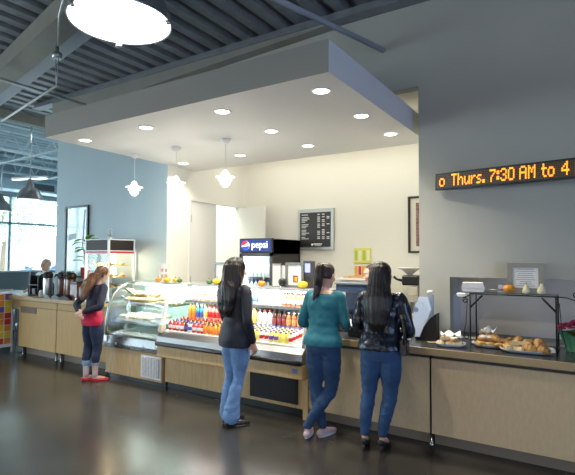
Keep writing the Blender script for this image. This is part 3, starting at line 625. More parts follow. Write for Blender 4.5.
MB().box(-.10,.06,-.05,.07,0,.17,bev=.003).build('carton_body', M('yellow_carton',(.80,.55,.10),.5), t); MB().box(-.08,.04,-.052,-.05,.03,.12).build('printed_panel', M('orange_print',(.75,.35,.05),.5), t)
# beverage cooler
t = empty('beverage_cooler', (-4.25,6.21,0), 0, 'tall black drinks cooler with lit blue header and glass door', 'drinks cooler')
w_ = .645
MB().box(-w_,-.0,.05,.86,.08,2.02,bev=.006).build('cabinet_body', M('cooler_black',(.018,.016,.015),.35), t)
for x in (-w_+.06,-.06): MB().tube([(x,.12,0),(x,.12,.09)],.025,8).build('foot', m_black, t)
v = MB(); v.box(-w_,0,.0,.05,1.80,2.03,bev=.004); v.build('header_box', m_black, t)
MB().box(-w_+.02,-.02,-.006,0,1.82,2.01).build('header_panel', M('header_blue',(.010,.028,.16),emit=1.0), t)
text('lettering', 'pepsi', .165, M('header_white',(1,1,1),emit=1.4), t, (-.235,-.008,1.925), sx=.95)
gx, gz, gr_ = -.515, 1.915, .078
def seg_poly(z0f, z1f, n=24):
    up_ = []; lo_ = []
    for i in range(n+1):
        x = -1+2*i/n; s = math.sqrt(max(0,1-x*x)); a = max(-s,min(s,z0f(x))); b_ = max(-s,min(s,z1f(x))); lo_.append((gx+x*gr_,gz+a*gr_)); up_.append((gx+x*gr_,gz+b_*gr_))
    return lo_[1:-1]+up_[1:-1][::-1]
wv1 = lambda x: -.02+.30*x-.12*math.sin(x*2.4); wv2 = lambda x: .28+.42*x+.05*math.sin(x*3)
MB().prism([(gx+gr_*1.0*math.cos(a*PI/16),gz+gr_*1.0*math.sin(a*PI/16)) for a in range(32)],'y',-.010,-.0065).build('logo_disc', MT['header_white'], t)
MB().prism(seg_poly(wv2, lambda x: 1.0),'y',-.013,-.0105).build('logo_red', M('logo_red',(.75,.02,.03),emit=.9), t)
MB().prism(seg_poly(lambda x: -1.0, lambda x: wv1(x)-.12),'y',-.013,-.0105).build('logo_blue', M('logo_blue',(.02,.08,.45),emit=.9), t)
v = MB(); v.box(-w_,-w_+.045,0,.05,.20,1.79).box(-.045,0,0,.05,.20,1.79).box(-w_,0,0,.05,.20,.26).box(-w_,0,0,.05,1.74,1.79); v.build('door_frame', M('cooler_frame',(.05,.05,.055),.3), t)
MB().box(-w_+.045,-.045,.015,.022,.26,1.74).build('door_glass', m_glass, t)
MB().box(-w_+.03,-.03,.040,.052,.26,1.74).build('liner_back', M('cooler_liner',(.45,.52,.60),.3), t)
MB().tube([(-w_+.03,-.02,1.15),(-w_+.03,-.02,1.45)],.010,8).build('door_handle', m_chrome, t)
for k_, z in enumerate((.50,.80,1.10,1.38)): MB().box(-w_+.05,-.05,.025,.052,z,z+.008).build('shelf', m_steel, t)
# open the body behind the door: real interior with bottles
bod = [o for o in t.children if o.name.startswith('cabinet_body')][0]; bpy.data.objects.remove(bod)
v = MB(); v.box(-w_,-w_+.03,.05,.86,.08,2.02).box(-.03,0,.05,.86,.08,2.02).box(-w_,0,.82,.86,.08,2.02).box(-w_,0,.05,.86,1.78,2.02).box(-w_,0,.05,.86,.08,.24); v.build('cabinet_body', M('cooler_black',(.018,.016,.015),.35), t)
for o in list(t.children):
    if o.name.startswith('liner_back') or o.name.startswith('shelf'): bpy.data.objects.remove(o)
MB().box(-w_+.03,-w_+.035,.06,.81,.25,1.77).box(-.035,-.03,.06,.81,.25,1.77).box(-w_+.03,-.03,.81,.815,.25,1.77).box(-w_+.03,-.03,.06,.81,1.77,1.775).build('liner', m_liner, t)
for z in (.50,.80,1.10,1.40): MB().box(-w_+.04,-.04,.08,.80,z,z+.008).build('shelf', m_steel, t)
MB().tube([(-w_+.045,.07,.4),(-w_+.045,.07,1.7)],.010,6).build('lamp_tube', MT['case_tube_glow'], t)
l = area('cooler_light', (0,0,0), (0,.4,-1), .5, .08, 9, (.85,.93,1)); l.parent = t; l.location = (-w_/2,.12,1.755)
l = area('cooler_light', (0,0,0), (.6,1,0), .06, 1.2, 6, (.85,.93,1)); l.parent = t; l.location = (-w_+.06,.075,1.1)
for z, mm, nm in ((1.409,B(.24,.03,cl,cw,wh),'clear bottle on the upper shelf of the tall cooler'),(1.109,B(.25,.03,cl,cb,bl),'blue label bottle on the middle shelf of the tall cooler'),(.809,B(.25,.03,ye,cr,wh),'pale yellow bottle on a lower shelf of the tall cooler')):
    for i in range(7):
        for j in range(2): put(mm,'bottle',(-4.25-w_+.085+i*.08,6.21+.14+j*.10,z),0,nm,'bottle',nm+'s')
# menu board
t = empty('menu_board', (-3.955,7.12,2.205), 0, 'black menu board with white price columns on the cream wall', 'menu board')
MB().box(-.345,.345,-.03,.01,-.35,.35,bev=.004).build('backing_panel', M('board_silver',(.42,.44,.42),.35,metal=.5), t)
MB().box(-.305,.29,-.036,-.03,-.30,.29).build('board', M('board_black',(.018,.018,.018),.4), t)
v = MB(); rnd = random.Random(5); z = .245
m_chalk = M('menu_white', (.75,.75,.72), .6)
for blk in (1,4,3,4,2):
    for i in range(blk):
        v.box(-.27,-.27+rnd.uniform(.07,.16),-.038,-.036,z,z+.012)
        if blk > 1 or True:
            for cx, ok in ((.04,.95),(.13,.8),(.22,.55)):
                if z > -.22 and rnd.random() < ok: v.box(cx,cx+.05,-.038,-.036,z,z+.014)
        z -= .026
    z -= .018
v.box(-.03,.13,-.038,-.036,-.262,-.240).box(-.01,.11,-.038,-.036,-.282,-.272).ell((-.06,-.037,-.262),(.022,.002,.022)); v.build('menu_text', m_chalk, t)
# framed picture on the cream wall
def art(t, w_, h_, cols, d=-.004):
    for i, (x0,x1,z0,z1,m) in enumerate(cols): MB().box(x0,x1,d-.001*i,d+.003,z0,z1).build('artwork', m, t)
t = empty('framed_picture', (-2.08,7.12,1.80), 0, 'dark framed picture on the cream wall cut by the wall edge', 'picture')
mfr = M('dark_frame', (.025,.018,.015), .4)
v = MB(); v.box(-.27,.27,-.02,.008,0,.03).box(-.27,.27,-.02,.008,.83,.86).box(-.27,-.235,-.02,.008,.03,.83).box(.235,.27,-.02,.008,.03,.83); v.build('frame', mfr, t)
MB().box(-.24,.24,-.003,.005,.02,.84).build('mount', M('cream_mount',(.72,.68,.58),.7), t)
v = MB(); v.box(-.15,.15,-.006,-.003,.10,.76); v.build('artwork', M('sepia_artwork', (.40,.22,.18), .6, var=.7, vscale=25), t)
# yellow and red posters
t = empty('wall_poster', (-3.105,7.115,1.60), 0, 'yellow and green fruit poster on the cream wall, the upper of two', 'poster')
MB().box(-.145,.145,-.004,.0,.04,.28).build('sheet', M('poster_yellow',(.75,.72,.15),.5), t)
v = MB()
for i in range(4): v.box(-.135+i*.07,-.085+i*.07,-.006,-.004,.08,.24,mi=i%2)
v.build('printed_blocks', [M('poster_green',(.45,.55,.08),.5), M('poster_pale',(.80,.78,.50),.5)], t)
t = empty('wall_poster', (-3.09,7.115,1.40), 0, 'orange and red poster on the cream wall, the lower of two', 'poster')
MB().box(-.16,.17,-.004,.0,.0,.22).build('sheet', M('poster_cream',(.80,.72,.55),.5), t)
v = MB()
for i in range(5): v.box(-.145+i*.062,-.095+i*.062,-.006,-.004,.04+.01*(i%2),.19,mi=i%2 if i < 3 else 1)
v.build('printed_blocks', [M('poster_orange',(.85,.42,.05),.5), M('poster_red',(.70,.04,.08),.5)], t)
# ---------------------------------------------------------------- dark frame on the blue wall, a greenish reflection painted inside
t = empty('framed_picture', (-7.735,5.15,1.35), 0, 'tall dark frame with a painted pale reflection on the blue wall behind the plant', 'picture')
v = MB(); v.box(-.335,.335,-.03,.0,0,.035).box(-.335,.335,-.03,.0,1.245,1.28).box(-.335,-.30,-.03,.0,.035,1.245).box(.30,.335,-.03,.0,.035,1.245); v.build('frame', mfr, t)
MB().box(-.31,.31,-.012,-.004,.02,1.26).build('print', M('reflection_tint', (.62,.76,.76), .15, var=.25, vscale=4, col2=(.34,.52,.40), coat=.6), t)
v = MB(); v.prism([(-.24,.66),(-.02,.70),(-.02,.79),(-.24,.77)],'y',-.0145,-.012); v.prism([(.16,.55),(.20,.55),(.25,1.2),(.21,1.2)],'y',-.0145,-.012); v.build('reflected_shape', M('reflected_dark_shape',(.20,.27,.30),.4), t)
# ---------------------------------------------------------------- left coffee counter
LY, LZ = 4.60, 1.02
m_mapleL = M('maple_left', (.56,.34,.11), .6, var=.12, vscale=5, stretch=(4,4,.7))
def left_cab(x0, x1, lab):
    t = empty('counter_cabinet', ((x0+x1)/2,LY,0), 0, lab, 'cabinet'); hw = (x1-x0)/2
    MB().box(-hw+.01,hw-.01,.02,.54,.15,.955).build('body', m_kick, t)
    MB().box(-hw+.005,hw-.005,0,.02,.15,.84,bev=.002).build('door', m_mapleL, t)
    MB().box(-hw+.005,hw-.005,.005,.025,.85,.945,bev=.002).build('drawer_front', m_mapleL, t)
    MB().box(-hw+.02,hw-.02,.14,.16,0,.15).build('toe_kick', m_kick, t)
    for x in (-hw+.06,hw-.06): MB().lathe([(.022,0),(.022,.01),(.017,.015),(.017,.15)], (0,0,0), 12).build('leg', m_chrome, t, loc=(x,.06,0))
    return t
a1 = left_cab(-8.55,-7.42,'left maple cabinet of the coffee counter with a recessed dark pull')
MB().box(-.50,-.02,-.008,0,.74,.84).build('waste_slot', M('brown_pull',(.16,.10,.05),.6), a1)
a2 = left_cab(-7.41,-6.12,'right maple cabinet of the coffee counter behind the girl in navy')
t = empty('worktop', (-7.4,4.56,.96), 0, 'maple-edged worktop of the coffee counter under the coffee dispensers', 'countertop')
MB().box(-1.45,1.26,0,.58,0,.06,bev=.006).build('top_slab', M('maple_top',(.50,.32,.13),.5,var=.15,vscale=8), t)
MB().box(-1.42,-1.17,.06,.52,-.18,0).build('drop_panel', m_mapleedge, t)
tag(MB().box(-8.82,-8.60,4.72,5.10,0,.78).build('waste_bin', M('bin_dark',(.06,.07,.08),.5)), 'dark bin standing left of the coffee counter cabinets', 'bin')
def airpot(x, y, m, lab):
    t = empty('airpot', (x,y,LZ), random.uniform(-.5,.1), lab, 'coffee dispenser')
    MB().lathe([(.07,0),(.075,.01),(.075,.24),(.068,.27),(.0,.28)], seg=20).build('body', m, t)
    MB().lathe([(.07,.255),(.082,.27),(.082,.31),(.06,.335),(.0,.34)], seg=20).build('lid', m_black, t)
    MB().tube([(0,-.05,.30),(0,-.11,.30),(0,-.125,.27)],[.014,.014,.011],8).build('spout', m_black, t)
    MB().tube([(-.07,0,.28),(-.07,-.0,.35),(.07,0,.35),(.07,0,.28)],.008,6).build('handle', m_black, t)
    t.scale = (1.02,1.02,1.28); return t
m_brown = M('airpot_brown', (.16,.05,.025), .3, coat=.4)
airpot(-8.02,4.80,m_steel,'large steel coffee dispenser with black lid on the coffee counter')
m1 = airpot(-7.75,4.90,m_brown,'brown coffee dispenser, left of the row of three by the plant')
airpot(-7.54,4.88,m_brown,'brown coffee dispenser, middle of the row of three by the plant')
airpot(-7.33,4.79,m_brown,'brown coffee dispenser, right of the row of three by the plant')
t = empty('coffee_grinder', (-7.08,4.74,LZ), 0, 'square reddish-brown dispenser box next to the glass bakery cabinet', 'dispenser')
MB().box(-.10,.10,-.07,.07,.03,.26,bev=.01).build('body', m_brown, t); MB().box(-.10,.10,-.07,.07,0,.03).build('base', m_steel, t); MB().box(-.09,.09,-.07,.06,.26,.30,bev=.01).build('lid', m_black, t)
for i in range(3):
    tag(MB().prism([(-.12,0),(.12,0),(.10,.03),(.0,.075),(-.08,.04)],'y',-.05,.05).build('napkin_tray', m_black, loc=(-7.72+i*.25,4.64,LZ), rz=.1*i), ('black drip tray in front of the left brown dispenser','black drip tray in front of the middle brown dispenser','black drip tray in front of the right brown dispenser')[i], 'tray')
t = empty('condiment_rack', (-8.40,4.85,LZ), 0, 'black condiment rack with cups at the left end of the coffee counter', 'rack')
MB().box(-.16,.16,-.10,.10,0,.02).box(-.16,-.15,-.10,.10,.02,.36).box(.15,.16,-.10,.10,.02,.36).box(-.16,.16,.08,.10,.02,.36).box(-.16,.16,-.10,.10,.19,.20).build('frame', m_black, t)
for i in range(3): MB().lathe([(.03,.02),(.04,.12),(.042,.125)], (-.09+i*.09,-.02,0), 14).build('cup', m_black if i else m_paper, t)
MB().tube([(-.14,-.08,0),(-.14,-.08,.42)],.006,6).build('upright', m_whitep, t)
tag(MB().lathe([(.04,0),(.05,.01),(.05,.08),(.045,.09),(.03,.11),(0,.115)],seg=16).build('sugar_jar', m_paper, loc=(-8.17,4.78,LZ)), 'small white jar between the condiment rack and steel dispenser', 'jar')
t = empty('milk_flask', (-8.18,4.95,LZ), 0, 'black lidded flask behind the small white jar', 'flask')
MB().lathe([(.05,0),(.055,.01),(.055,.20),(.04,.24),(.0,.25)],seg=16).build('body', m_black, t); MB().tube([(.05,0,.05),(.09,0,.08),(.09,0,.17),(.05,0,.2)],.008,6).build('handle', m_black, t)
# potted plant beside the cabinet
t = empty('potted_plant', (-7.14,4.92,LZ), 0, 'leafy green plant in a dark red pot beside the bakery cabinet', 'plant')
MB().box(-.09,.09,-.06,.06,0,.33,bev=.008).build('stand', M('plant_box',(.30,.34,.34),.5), t)
MB().lathe([(.055,.33),(.06,.34),(.075,.50),(.08,.505),(.08,.525),(.07,.525),(.06,.51),(0,.50)],seg=20).build('pot', M('red_pot',(.30,.03,.03),.35), t)
v = MB(); rnd = random.Random(11)
def leaf(v, p, d, L, wd, droop=.4):
    d = V(d).normalized(); side = d.cross(V((0,0,1))).normalized(); R = []
    for i in range(7):
        u = i/6; c = V(p)+d*L*u+V((0,0,-droop*L*u*u)); ww = wd*math.sin(PI*min(1,u*.92+.06))
        R.append([c-side*ww+V((0,0,ww*.3)), c+V((0,0,.0)), c+side*ww+V((0,0,ww*.3))])
    v.rings(R, close=False, cap=False)
stems = []
for i in range(26):
    a = rnd.uniform(0,2*PI); h = rnd.uniform(.56,1.0); r_ = rnd.uniform(.02,.10); stems.append([(0,0,.5),(r_*.5*math.cos(a),r_*.5*math.sin(a),.5+(h-.5)*.6),(r_*math.cos(a),r_*.7*math.sin(a),h)])
    dd = (math.cos(a),math.sin(a)*.6-.15,rnd.uniform(.0,.5)); leaf(v, stems[-1][2], dd, rnd.uniform(.15,.22), rnd.uniform(.034,.052))
leaf(v,(0,0,1.0),(1,-.15,.28),.32,.065,.1); leaf(v,(-.02,-.02,.98),(-1,-.3,.05),.20,.055,.2); leaf(v,(.02,0,.97),(.6,-.5,.05),.22,.06,.2); stems.append([(0,0,.5),(.01,0,.8),(0,0,1.0)])
fo = v.build('foliage', M('plant_leaf',(.20,.46,.06),.4,var=.4,vscale=12), t); md = fo.modifiers.new('s','SOLIDIFY'); md.thickness = .002
v = MB(); [v.tube(s_, .005, 5) for s_ in stems]; v.build('stem', M('plant_stem',(.12,.2,.05),.6), t)
t = empty('orchid', (-6.68,5.04,1.99), 0, 'small white-flowered plant behind the top of the bakery cabinet', 'plant')
MB().lathe([(.03,0),(.04,.06),(.036,.06),(0,.055)],seg=12).build('pot', m_whitep, t)
v = MB(); 
for i in range(12): a = i*2.4; v.ell((.05*math.cos(a),.02*math.sin(a),.10+.008*i),(.014,.008,.012),u=8,v=5)
v.build('flowers', m_paper, t); MB().tube([(0,0,.05),(.02,0,.18)],.003,5).build('stem', MT['plant_stem'], t)
# bakery cabinet
t = empty('bakery_cabinet', (-6.15,4.62,LZ), 0, 'white-framed glass bakery cabinet with black header and red stripe', 'display cabinet')
cw_, cd_, ch_ = .58, .50, .97
for x in (-cw_,-.028):
    for y in (0,cd_-.028): MB().box(x,x+.028,y,y+.028,0,ch_).build('corner_post', m_whitep, t)
MB().box(-cw_,0,0,cd_,0,.03).build('base', m_whitep, t); MB().box(-cw_,0,0,cd_,ch_-.01,ch_+.005).build('roof', m_whitep, t)
v = MB(); v.box(-cw_+.03,-.03,.004,.014,.80,ch_-.01).box(-.014,-.004,.03,cd_-.03,.80,ch_-.01).box(-cw_+.03,-.03,cd_-.014,cd_-.004,.80,ch_-.01).box(-cw_+.004,-cw_+.014,.03,cd_-.03,.80,ch_-.01); v.build('header', M('header_dark',(.018,.010,.008),.6), t)
v = MB(); v.box(-cw_+.028,-.028,-.003,.016,.745,.80).box(-.016,.003,.028,cd_-.028,.745,.80); v.build('stripe_band', m_whitep, t)
v = MB(); v.box(-cw_+.028,-.028,-.006,-.003,.755,.79).box(.003,.006,.028,cd_-.028,.757,.787); v.build('red_stripe', M('stripe_red',(.55,.04,.05),.4), t)
v = MB(); v.box(-cw_+.028,-.028,.006,.010,.03,.745).box(-.010,-.006,.028,cd_-.028,.03,.745); v.build('glass_pane', m_glass, t)
for z in (.22,.38,.56):
    MB().box(-cw_+.04,-.04,.04,cd_-.03,z,z+.008).build('shelf', M('warm_shelf',(.55,.42,.28),.35,metal=.4), t)
MB().lathe([(.035,.60),(.04,.64),(.04,.73),(.02,.745)], (-.20,.25,0), 16).build('heat_lamp', M('heat_lamp_glow',(1,.82,.55),emit=10), t)
MB().lathe([(.035,.42),(.04,.45),(.04,.52),(.02,.545)], (-.20,.25,0), 16).build('heat_lamp', MT['heat_lamp_glow'], t)
lp = bpy.data.lights.new('heat_bulb','POINT'); lp.energy = 13; lp.color = (1,.74,.42); lp.shadow_soft_size = .05
lo = bpy.data.objects.new('heat_bulb', lp); C.objects.link(lo); lo.parent = t; lo.location = (-.20,.16,.68)
lp = bpy.data.lights.new('heat_bulb','POINT'); lp.energy = 9; lp.color = (1,.74,.42); lp.shadow_soft_size = .05
lo = bpy.data.objects.new('heat_bulb', lp); C.objects.link(lo); lo.parent = t; lo.location = (-.20,.16,.49)
# pastries, several kinds
m_gold = M('pastry_golden', (.52,.27,.08), .45, var=.45, vscale=25, bump=.3, bscale=50); m_pale = M('pastry_pale', (.72,.56,.32), .6, var=.3, vscale=25, bump=.3, bscale=50); m_choc = M('pastry_brown', (.20,.08,.03), .5, var=.3, vscale=30)
m_ice = M('white_icing', (.85,.82,.76), .4)
def croissant():
    mb = MB(); R = []
    for i in range(21):
        t = -1+i/10; a = t*1.15; r = (.034*(1-t*t*.85)+.004)*(1+.10*math.cos(i*2.1)); c = V((math.sin(a)*.065,math.cos(a)*.05-.03,r*.85)); d = V((math.cos(a),-math.sin(a),0)); o = V((-d.y,d.x,0)); R.append([c+o*r*math.cos(q)+V((0,0,r*.85*math.sin(q))) for q in [2*PI*k/12 for k in range(12)]])
    return mb.rings(R).mesh('croissant', m_gold)
def roll(mat=m_gold, ice=True):
    mb = MB(); pts = []; 
    for i in range(60): a = i/59*2.6*2*PI; r = .012+.036*i/59; pts.append((r*math.cos(a),r*math.sin(a),.024+.010*(1-i/59)))
    mb.tube(pts, .0135, 7); mb.lathe([(.046,0),(.052,.012),(.050,.024),(0,.03)],seg=18)
    if ice: mb.tube([(x*.9,y*.9,z+.014) for x,y,z in pts[::3]], .004, 5, mi=1)
    return mb.mesh('roll', [mat, m_ice])
def scone():
    mb = MB(); mb.prism([(-.045,-.035),(.045,-.035),(.048,-.02),(.006,.05),(-.006,.05),(-.048,-.02)],'z',0,.035); bmesh.ops.bevel(mb.b, geom=mb.b.edges[:], offset=.008, segments=2, affect='EDGES'); return mb.mesh('scone', m_pale)
def muffin():
    return MB().lathe([(.026,0),(.036,.035),(.045,.042),(.043,.055),(.028,.07),(0,.076)],seg=16,mis=[1,0,0,0,0,0]).mesh('muffin',[m_gold, m_choc])
def slab():
    return MB().box(-.045,.045,-.03,.03,0,.028,bev=.008).box(-.04,.04,-.025,.025,.026,.031,mi=1,bev=.002).mesh('iced_slice',[m_gold, m_ice])
cro, rol, scn, muf, slb, rolp = croissant(), roll(), scone(), muffin(), slab(), roll(M('pastry_amber', (.60,.34,.11), .4, var=.4, vscale=22, bump=.3, bscale=50), False)
# pastries in the bakery cabinet
for z in (.228,.388,.568):
    for i in range(4):
        for j in range(2):
            if z > .3 and i == 2: continue
            put((cro,rol,muf)[(i+j)%3],'pastry',(-6.15-.50+i*.13,4.62+.12+j*.22,LZ+z),random.uniform(0,6),'small golden pastry inside the glass bakery cabinet','pastry','pastries inside the bakery cabinet',s=.85)
# ---------------------------------------------------------------- pastry platters on the right counter
CZ = .901
m_china = M('white_china', (.75,.78,.85), .2, coat=.3)
def platter(x, y, w_, d_, lab, rz=0, round_=False):
    t = MB(); R = []
    for (s, z) in ((.70,0),(.82,.004),(1.0,.026),(1.02,.030),(.98,.028),(.80,.010),(.2,.008)):
        pw = 2 if round_ else 5; R.append([(w_/2*s*math.copysign(abs(math.cos(q))**(2/pw),math.cos(q)), d_/2*s*math.copysign(abs(math.sin(q))**(2/pw),math.sin(q)), z) for q in [2*PI*k/40 for k in range(40)]])
    return tag(t.rings(R).build('platter', m_china, loc=(x,y,CZ), rz=rz), lab, 'platter')
platter(-1.13,4.64,.26,.22,'white square plate of pale wrapped pastries, leftmost on the counter',.15)
platter(-.815,4.81,.33,.27,'white oval platter of cinnamon rolls, middle of the three',.05,True)
platter(-.495,4.72,.43,.31,'large white rectangular platter of croissants, rightmost of the three',.12)
def pile(cx, cy, w_, d_, n, meshes, nm, lab, layers=2, base=.012, s=1):
    k = 0
    for L in range(layers):
        m = int(n*(1-.42*L)); cols_ = max(2,int(math.sqrt(m*w_/d_)+.5)); rws = max(1,math.ceil(m/cols_))
        for i in range(m):
            u = (i%cols_+.5)/cols_-.5; v_ = (i//cols_+.5)/rws-.5
            me, kind, txt = meshes[random.randrange(len(meshes))]
            put(me, kind, (cx+u*w_*(1-.25*L)+random.uniform(-.008,.008), cy+v_*d_*(1-.3*L)+random.uniform(-.008,.008), CZ+base+L*.040), random.uniform(0,6), txt+' '+lab+(', lower layer' if L == 0 else ', upper layer'), kind.replace('_',' '), txt+'s '+lab+(' lower' if L == 0 else ' upper'), rx=random.uniform(-.15,.15) if L else 0, s=s)
pile(-1.13,4.64,.20,.15,6,[(scn,'scone','pale scone'),(slb,'pastry_slice','iced slice')],'', 'on the leftmost square plate',2)
pile(-.80,4.80,.25,.19,9,[(rol,'cinnamon_roll','iced cinnamon roll'),(cro,'croissant','golden croissant'),(rolp,'plain_roll','plain spiral roll')],'','on the middle oval platter',2,s=1.05)
pile(-.50,4.72,.36,.22,12,[(cro,'croissant','golden croissant'),(rolp,'plain_roll','plain spiral roll'),(scn,'scone','pale scone'),(cro,'croissant','golden croissant'),(slb,'pastry_slice','iced slice')],'','on the rightmost large platter',2,s=1.08)
for i in range(3): put(muf,'muffin',(-.66+i*.035,4.98+.02*i,CZ),0,'muffin standing on the counter between the oval and large platters','muffin','muffins between the platters')
tag(MB().box(-.07,.07,-.045,.045,0,.004).build('card', m_mapleedge, loc=(-1.30,4.72,CZ), rz=.5), 'small brown card lying left of the square plate', 'card')
v = MB(); R = []
for i in range(7):
    R.append([(-.09+.03*i, -.06+.03*j, .075+.018*math.sin(i*1.9+j)+.012*math.cos(j*2.3)-(.03 if j in (0,4) else 0)) for j in range(5)])
v.rings(R, close=False, cap=False); o = v.build('tissue_paper', m_paper, loc=(-1.14,4.68,CZ+.035), rz=.3); tag(o, 'crumpled white tissue over the pastries on the square plate', 'tissue'); md = o.modifiers.new('s','SOLIDIFY'); md.thickness = .003
v = MB(); R = []
for i in range(7):
    R.append([(-.06+.02*i, -.05+.025*j, .03*math.sin(i*1.2+j)+.02*math.cos(j*2)) for j in range(5)])
v.rings(R, close=False, cap=False); o = v.build('tissue_paper', m_paper, loc=(-.84,4.86,CZ+.13), rz=.8); tag(o, 'crumpled white tissue on top of the cinnamon rolls', 'tissue'); md = o.modifiers.new('s','SOLIDIFY'); md.thickness = .003
# wrought iron stand with glass shelf
t = empty('display_stand', (-.63,4.95,CZ), 0, 'black scrolled iron stand with a glass shelf above the pastries', 'stand')
SZ = .49
def scroll(c, r, dirx, a0=0, turns=1.5):
    return [(c[0]+dirx*r*(1-u*.75)*math.cos(a0+u*turns*2*PI), c[1], c[2]+r*(1-u*.75)*math.sin(a0+u*turns*2*PI)) for u in [i/24 for i in range(25)]]
for sx in (-1,1):
    for sy in (-.13,.15): MB().tube([(sx*.36,sy,0),(sx*.36,sy,SZ)], .007, 8).build('upright', m_iron, t)
    MB().tube([(sx*.36,-.13,SZ-.14),(sx*.25,-.13,SZ-.02)], .010, 6).build('brace', m_iron, t)
    MB().tube([(sx*.36,-.13,.008),(sx*.36,.15,.008)], .006, 6).build('foot_bar', m_iron, t)
for sx in (-1,1): MB().tube([(sx*.43,-.13,.05),(sx*.40,-.13,.20),(sx*.385,-.13,SZ-.06)], .004, 6).build('side_rod', m_iron, t)
MB().tube([(.36,-.13,SZ-.005),(.44,-.13,SZ-.01),(.50,-.13,SZ-.03),(.555,-.13,SZ-.01)]+scroll((.52,-.13,SZ+.01),.04,1,-.3,1.2), .005, 7).build('scroll', m_iron, t)
MB().tube([(-.36,-.13,SZ-.02)]+scroll((-.41,-.13,SZ-.075),.03,-1,.9,1.2), .005, 7).build('scroll', m_iron, t)
MB().tube(scroll((-.40,-.13,.07),.03,-1,.9,1.2), .005, 7).build('scroll', m_iron, t)
for sy in (-.13,.15): MB().tube([(-.36,sy,SZ-.007),(.36,sy,SZ-.007)], .006, 6).build('rail', m_iron, t)
MB().box(-.37,.37,-.135,.155,SZ,SZ+.008).build('glass_shelf', m_glassg, t)
SH = CZ+SZ+.009
def clamshell(x, y, z, rz, lab):
    t = empty('takeout_box', (x,y,z), rz, lab, 'takeout box')
    MB().prism([(-.105,.035),(-.09,0),(.09,0),(.105,.035)],'y',-.10,.10).build('tray', m_paper, t); MB().prism([(-.107,.037),(-.09,.085),(.09,.085),(.107,.037)],'y',-.102,.102).build('lid', m_paper, t)
clamshell(-.985,4.93,SH,.2,'white foam takeout box on the left end of the glass shelf')
t = empty('takeout_tray', (-1.065,4.93,SH-.052), .15, 'flat white foam tray hung at the left of the stand below the takeout box', 'tray')
MB().prism([(-.07,.028),(-.06,0),(.06,0),(.07,.028)],'y',-.08,.08).build('tray_body', m_paper, t)
MB().tube([(.06,0,.01),(.09,0,.04)],.004,6).build('hook', m_iron, t)
t = empty('serving_tongs', (-.76,4.93,SH), .3, 'steel serving tongs lying on the glass shelf', 'tongs')
for s_ in (-1,1): MB().tube([(-.11,0,.012),(0,s_*.018,.025),(.10,s_*.022,.02)],[.004,.006,.010],6).build('arm', m_steel, t)
t = empty('name_card', (-.72,5.0,SH), .1, 'small bluish card leaning on the shelf beside the orange pumpkin', 'card')
MB().box(-.05,.05,-.002,.002,0,.07,mat=Matrix.Rotation(-.4,4,'X')).build('card', M('blueish_card',(.45,.45,.62),.5), t); MB().box(-.04,.04,0,.04,0,.006).build('base', m_black, t)
holder('menu_holder', -.53, 5.02, SH, .31, .28, 'grey framed typed notice behind the gourds on the glass shelf', rz=.02, content=textlines(M('typed_ink',(.30,.30,.32),.6),9,.55,.22,.78), fw_=.045)
gourd((-.655,4.88,SH),.052,m_pump,'orange pumpkin on the glass shelf below the typed notice',squash=.8)
pear_squash((-.51,4.88,SH),.034,m_cream,m_stem,'short cream and green squash in the middle of the glass shelf')
pear_squash((-.385,4.88,SH),.038,m_cream,m_stem,'cream pear-shaped squash at the right of the glass shelf')
# flowers
t = empty('flower_pot', (-.13,4.98,CZ), 0, 'potted dark pink flowers wrapped in green foil at the right edge', 'flowers')
v = MB(); R = []
for r_, z in ((.07,0),(.085,.05),(.10,.10),(.125,.15),(.14,.165)):
    R.append([(r_*(1+.10*math.sin(7*q)+.05*math.sin(11*q+z*60))*math.cos(q), r_*(1+.10*math.sin(7*q)+.05*math.sin(11*q+z*60))*math.sin(q), z+(.015*math.sin(5*q) if z > .12 else 0)) for q in [2*PI*k/56 for k in range(56)]])
v.rings(R, cap=False); v.build('foil_wrap', M('green_foil',(.16,.50,.30),.22,metal=.5,bump=.3,bscale=20), t)
MB().lathe([(.06,.0),(.075,.12),(0,.12)],seg=16).build('pot', M('plastic_pot',(.10,.05,.03),.5), t)
v = MB(); rnd = random.Random(4)
for i in range(34):
    a = rnd.uniform(0,2*PI); r_ = .14*math.sqrt(rnd.random()); leaf(v,(r_*.6*math.cos(a),r_*.6*math.sin(a),.15),(math.cos(a),math.sin(a),.35),.09,.026,.3)
o = v.build('leaves', M('dark_leaf',(.04,.12,.03),.5), t)
v = MB()
for i in range(110):
    a = rnd.uniform(0,2*PI); rr = .14*math.sqrt(rnd.random()); cx_, cy_, cz_ = rr*math.cos(a), rr*math.sin(a), .26-rr*rr*3.2+rnd.uniform(-.012,.012)
    for k in range(5): q = k*2*PI/5+a; v.ell((cx_+.011*math.cos(q),cy_+.011*math.sin(q),cz_),(.013,.013,.007),u=6,v=4)
v.build('blossoms', M('magenta_petal',(.42,.015,.09),.5,var=.4,vscale=60), t)
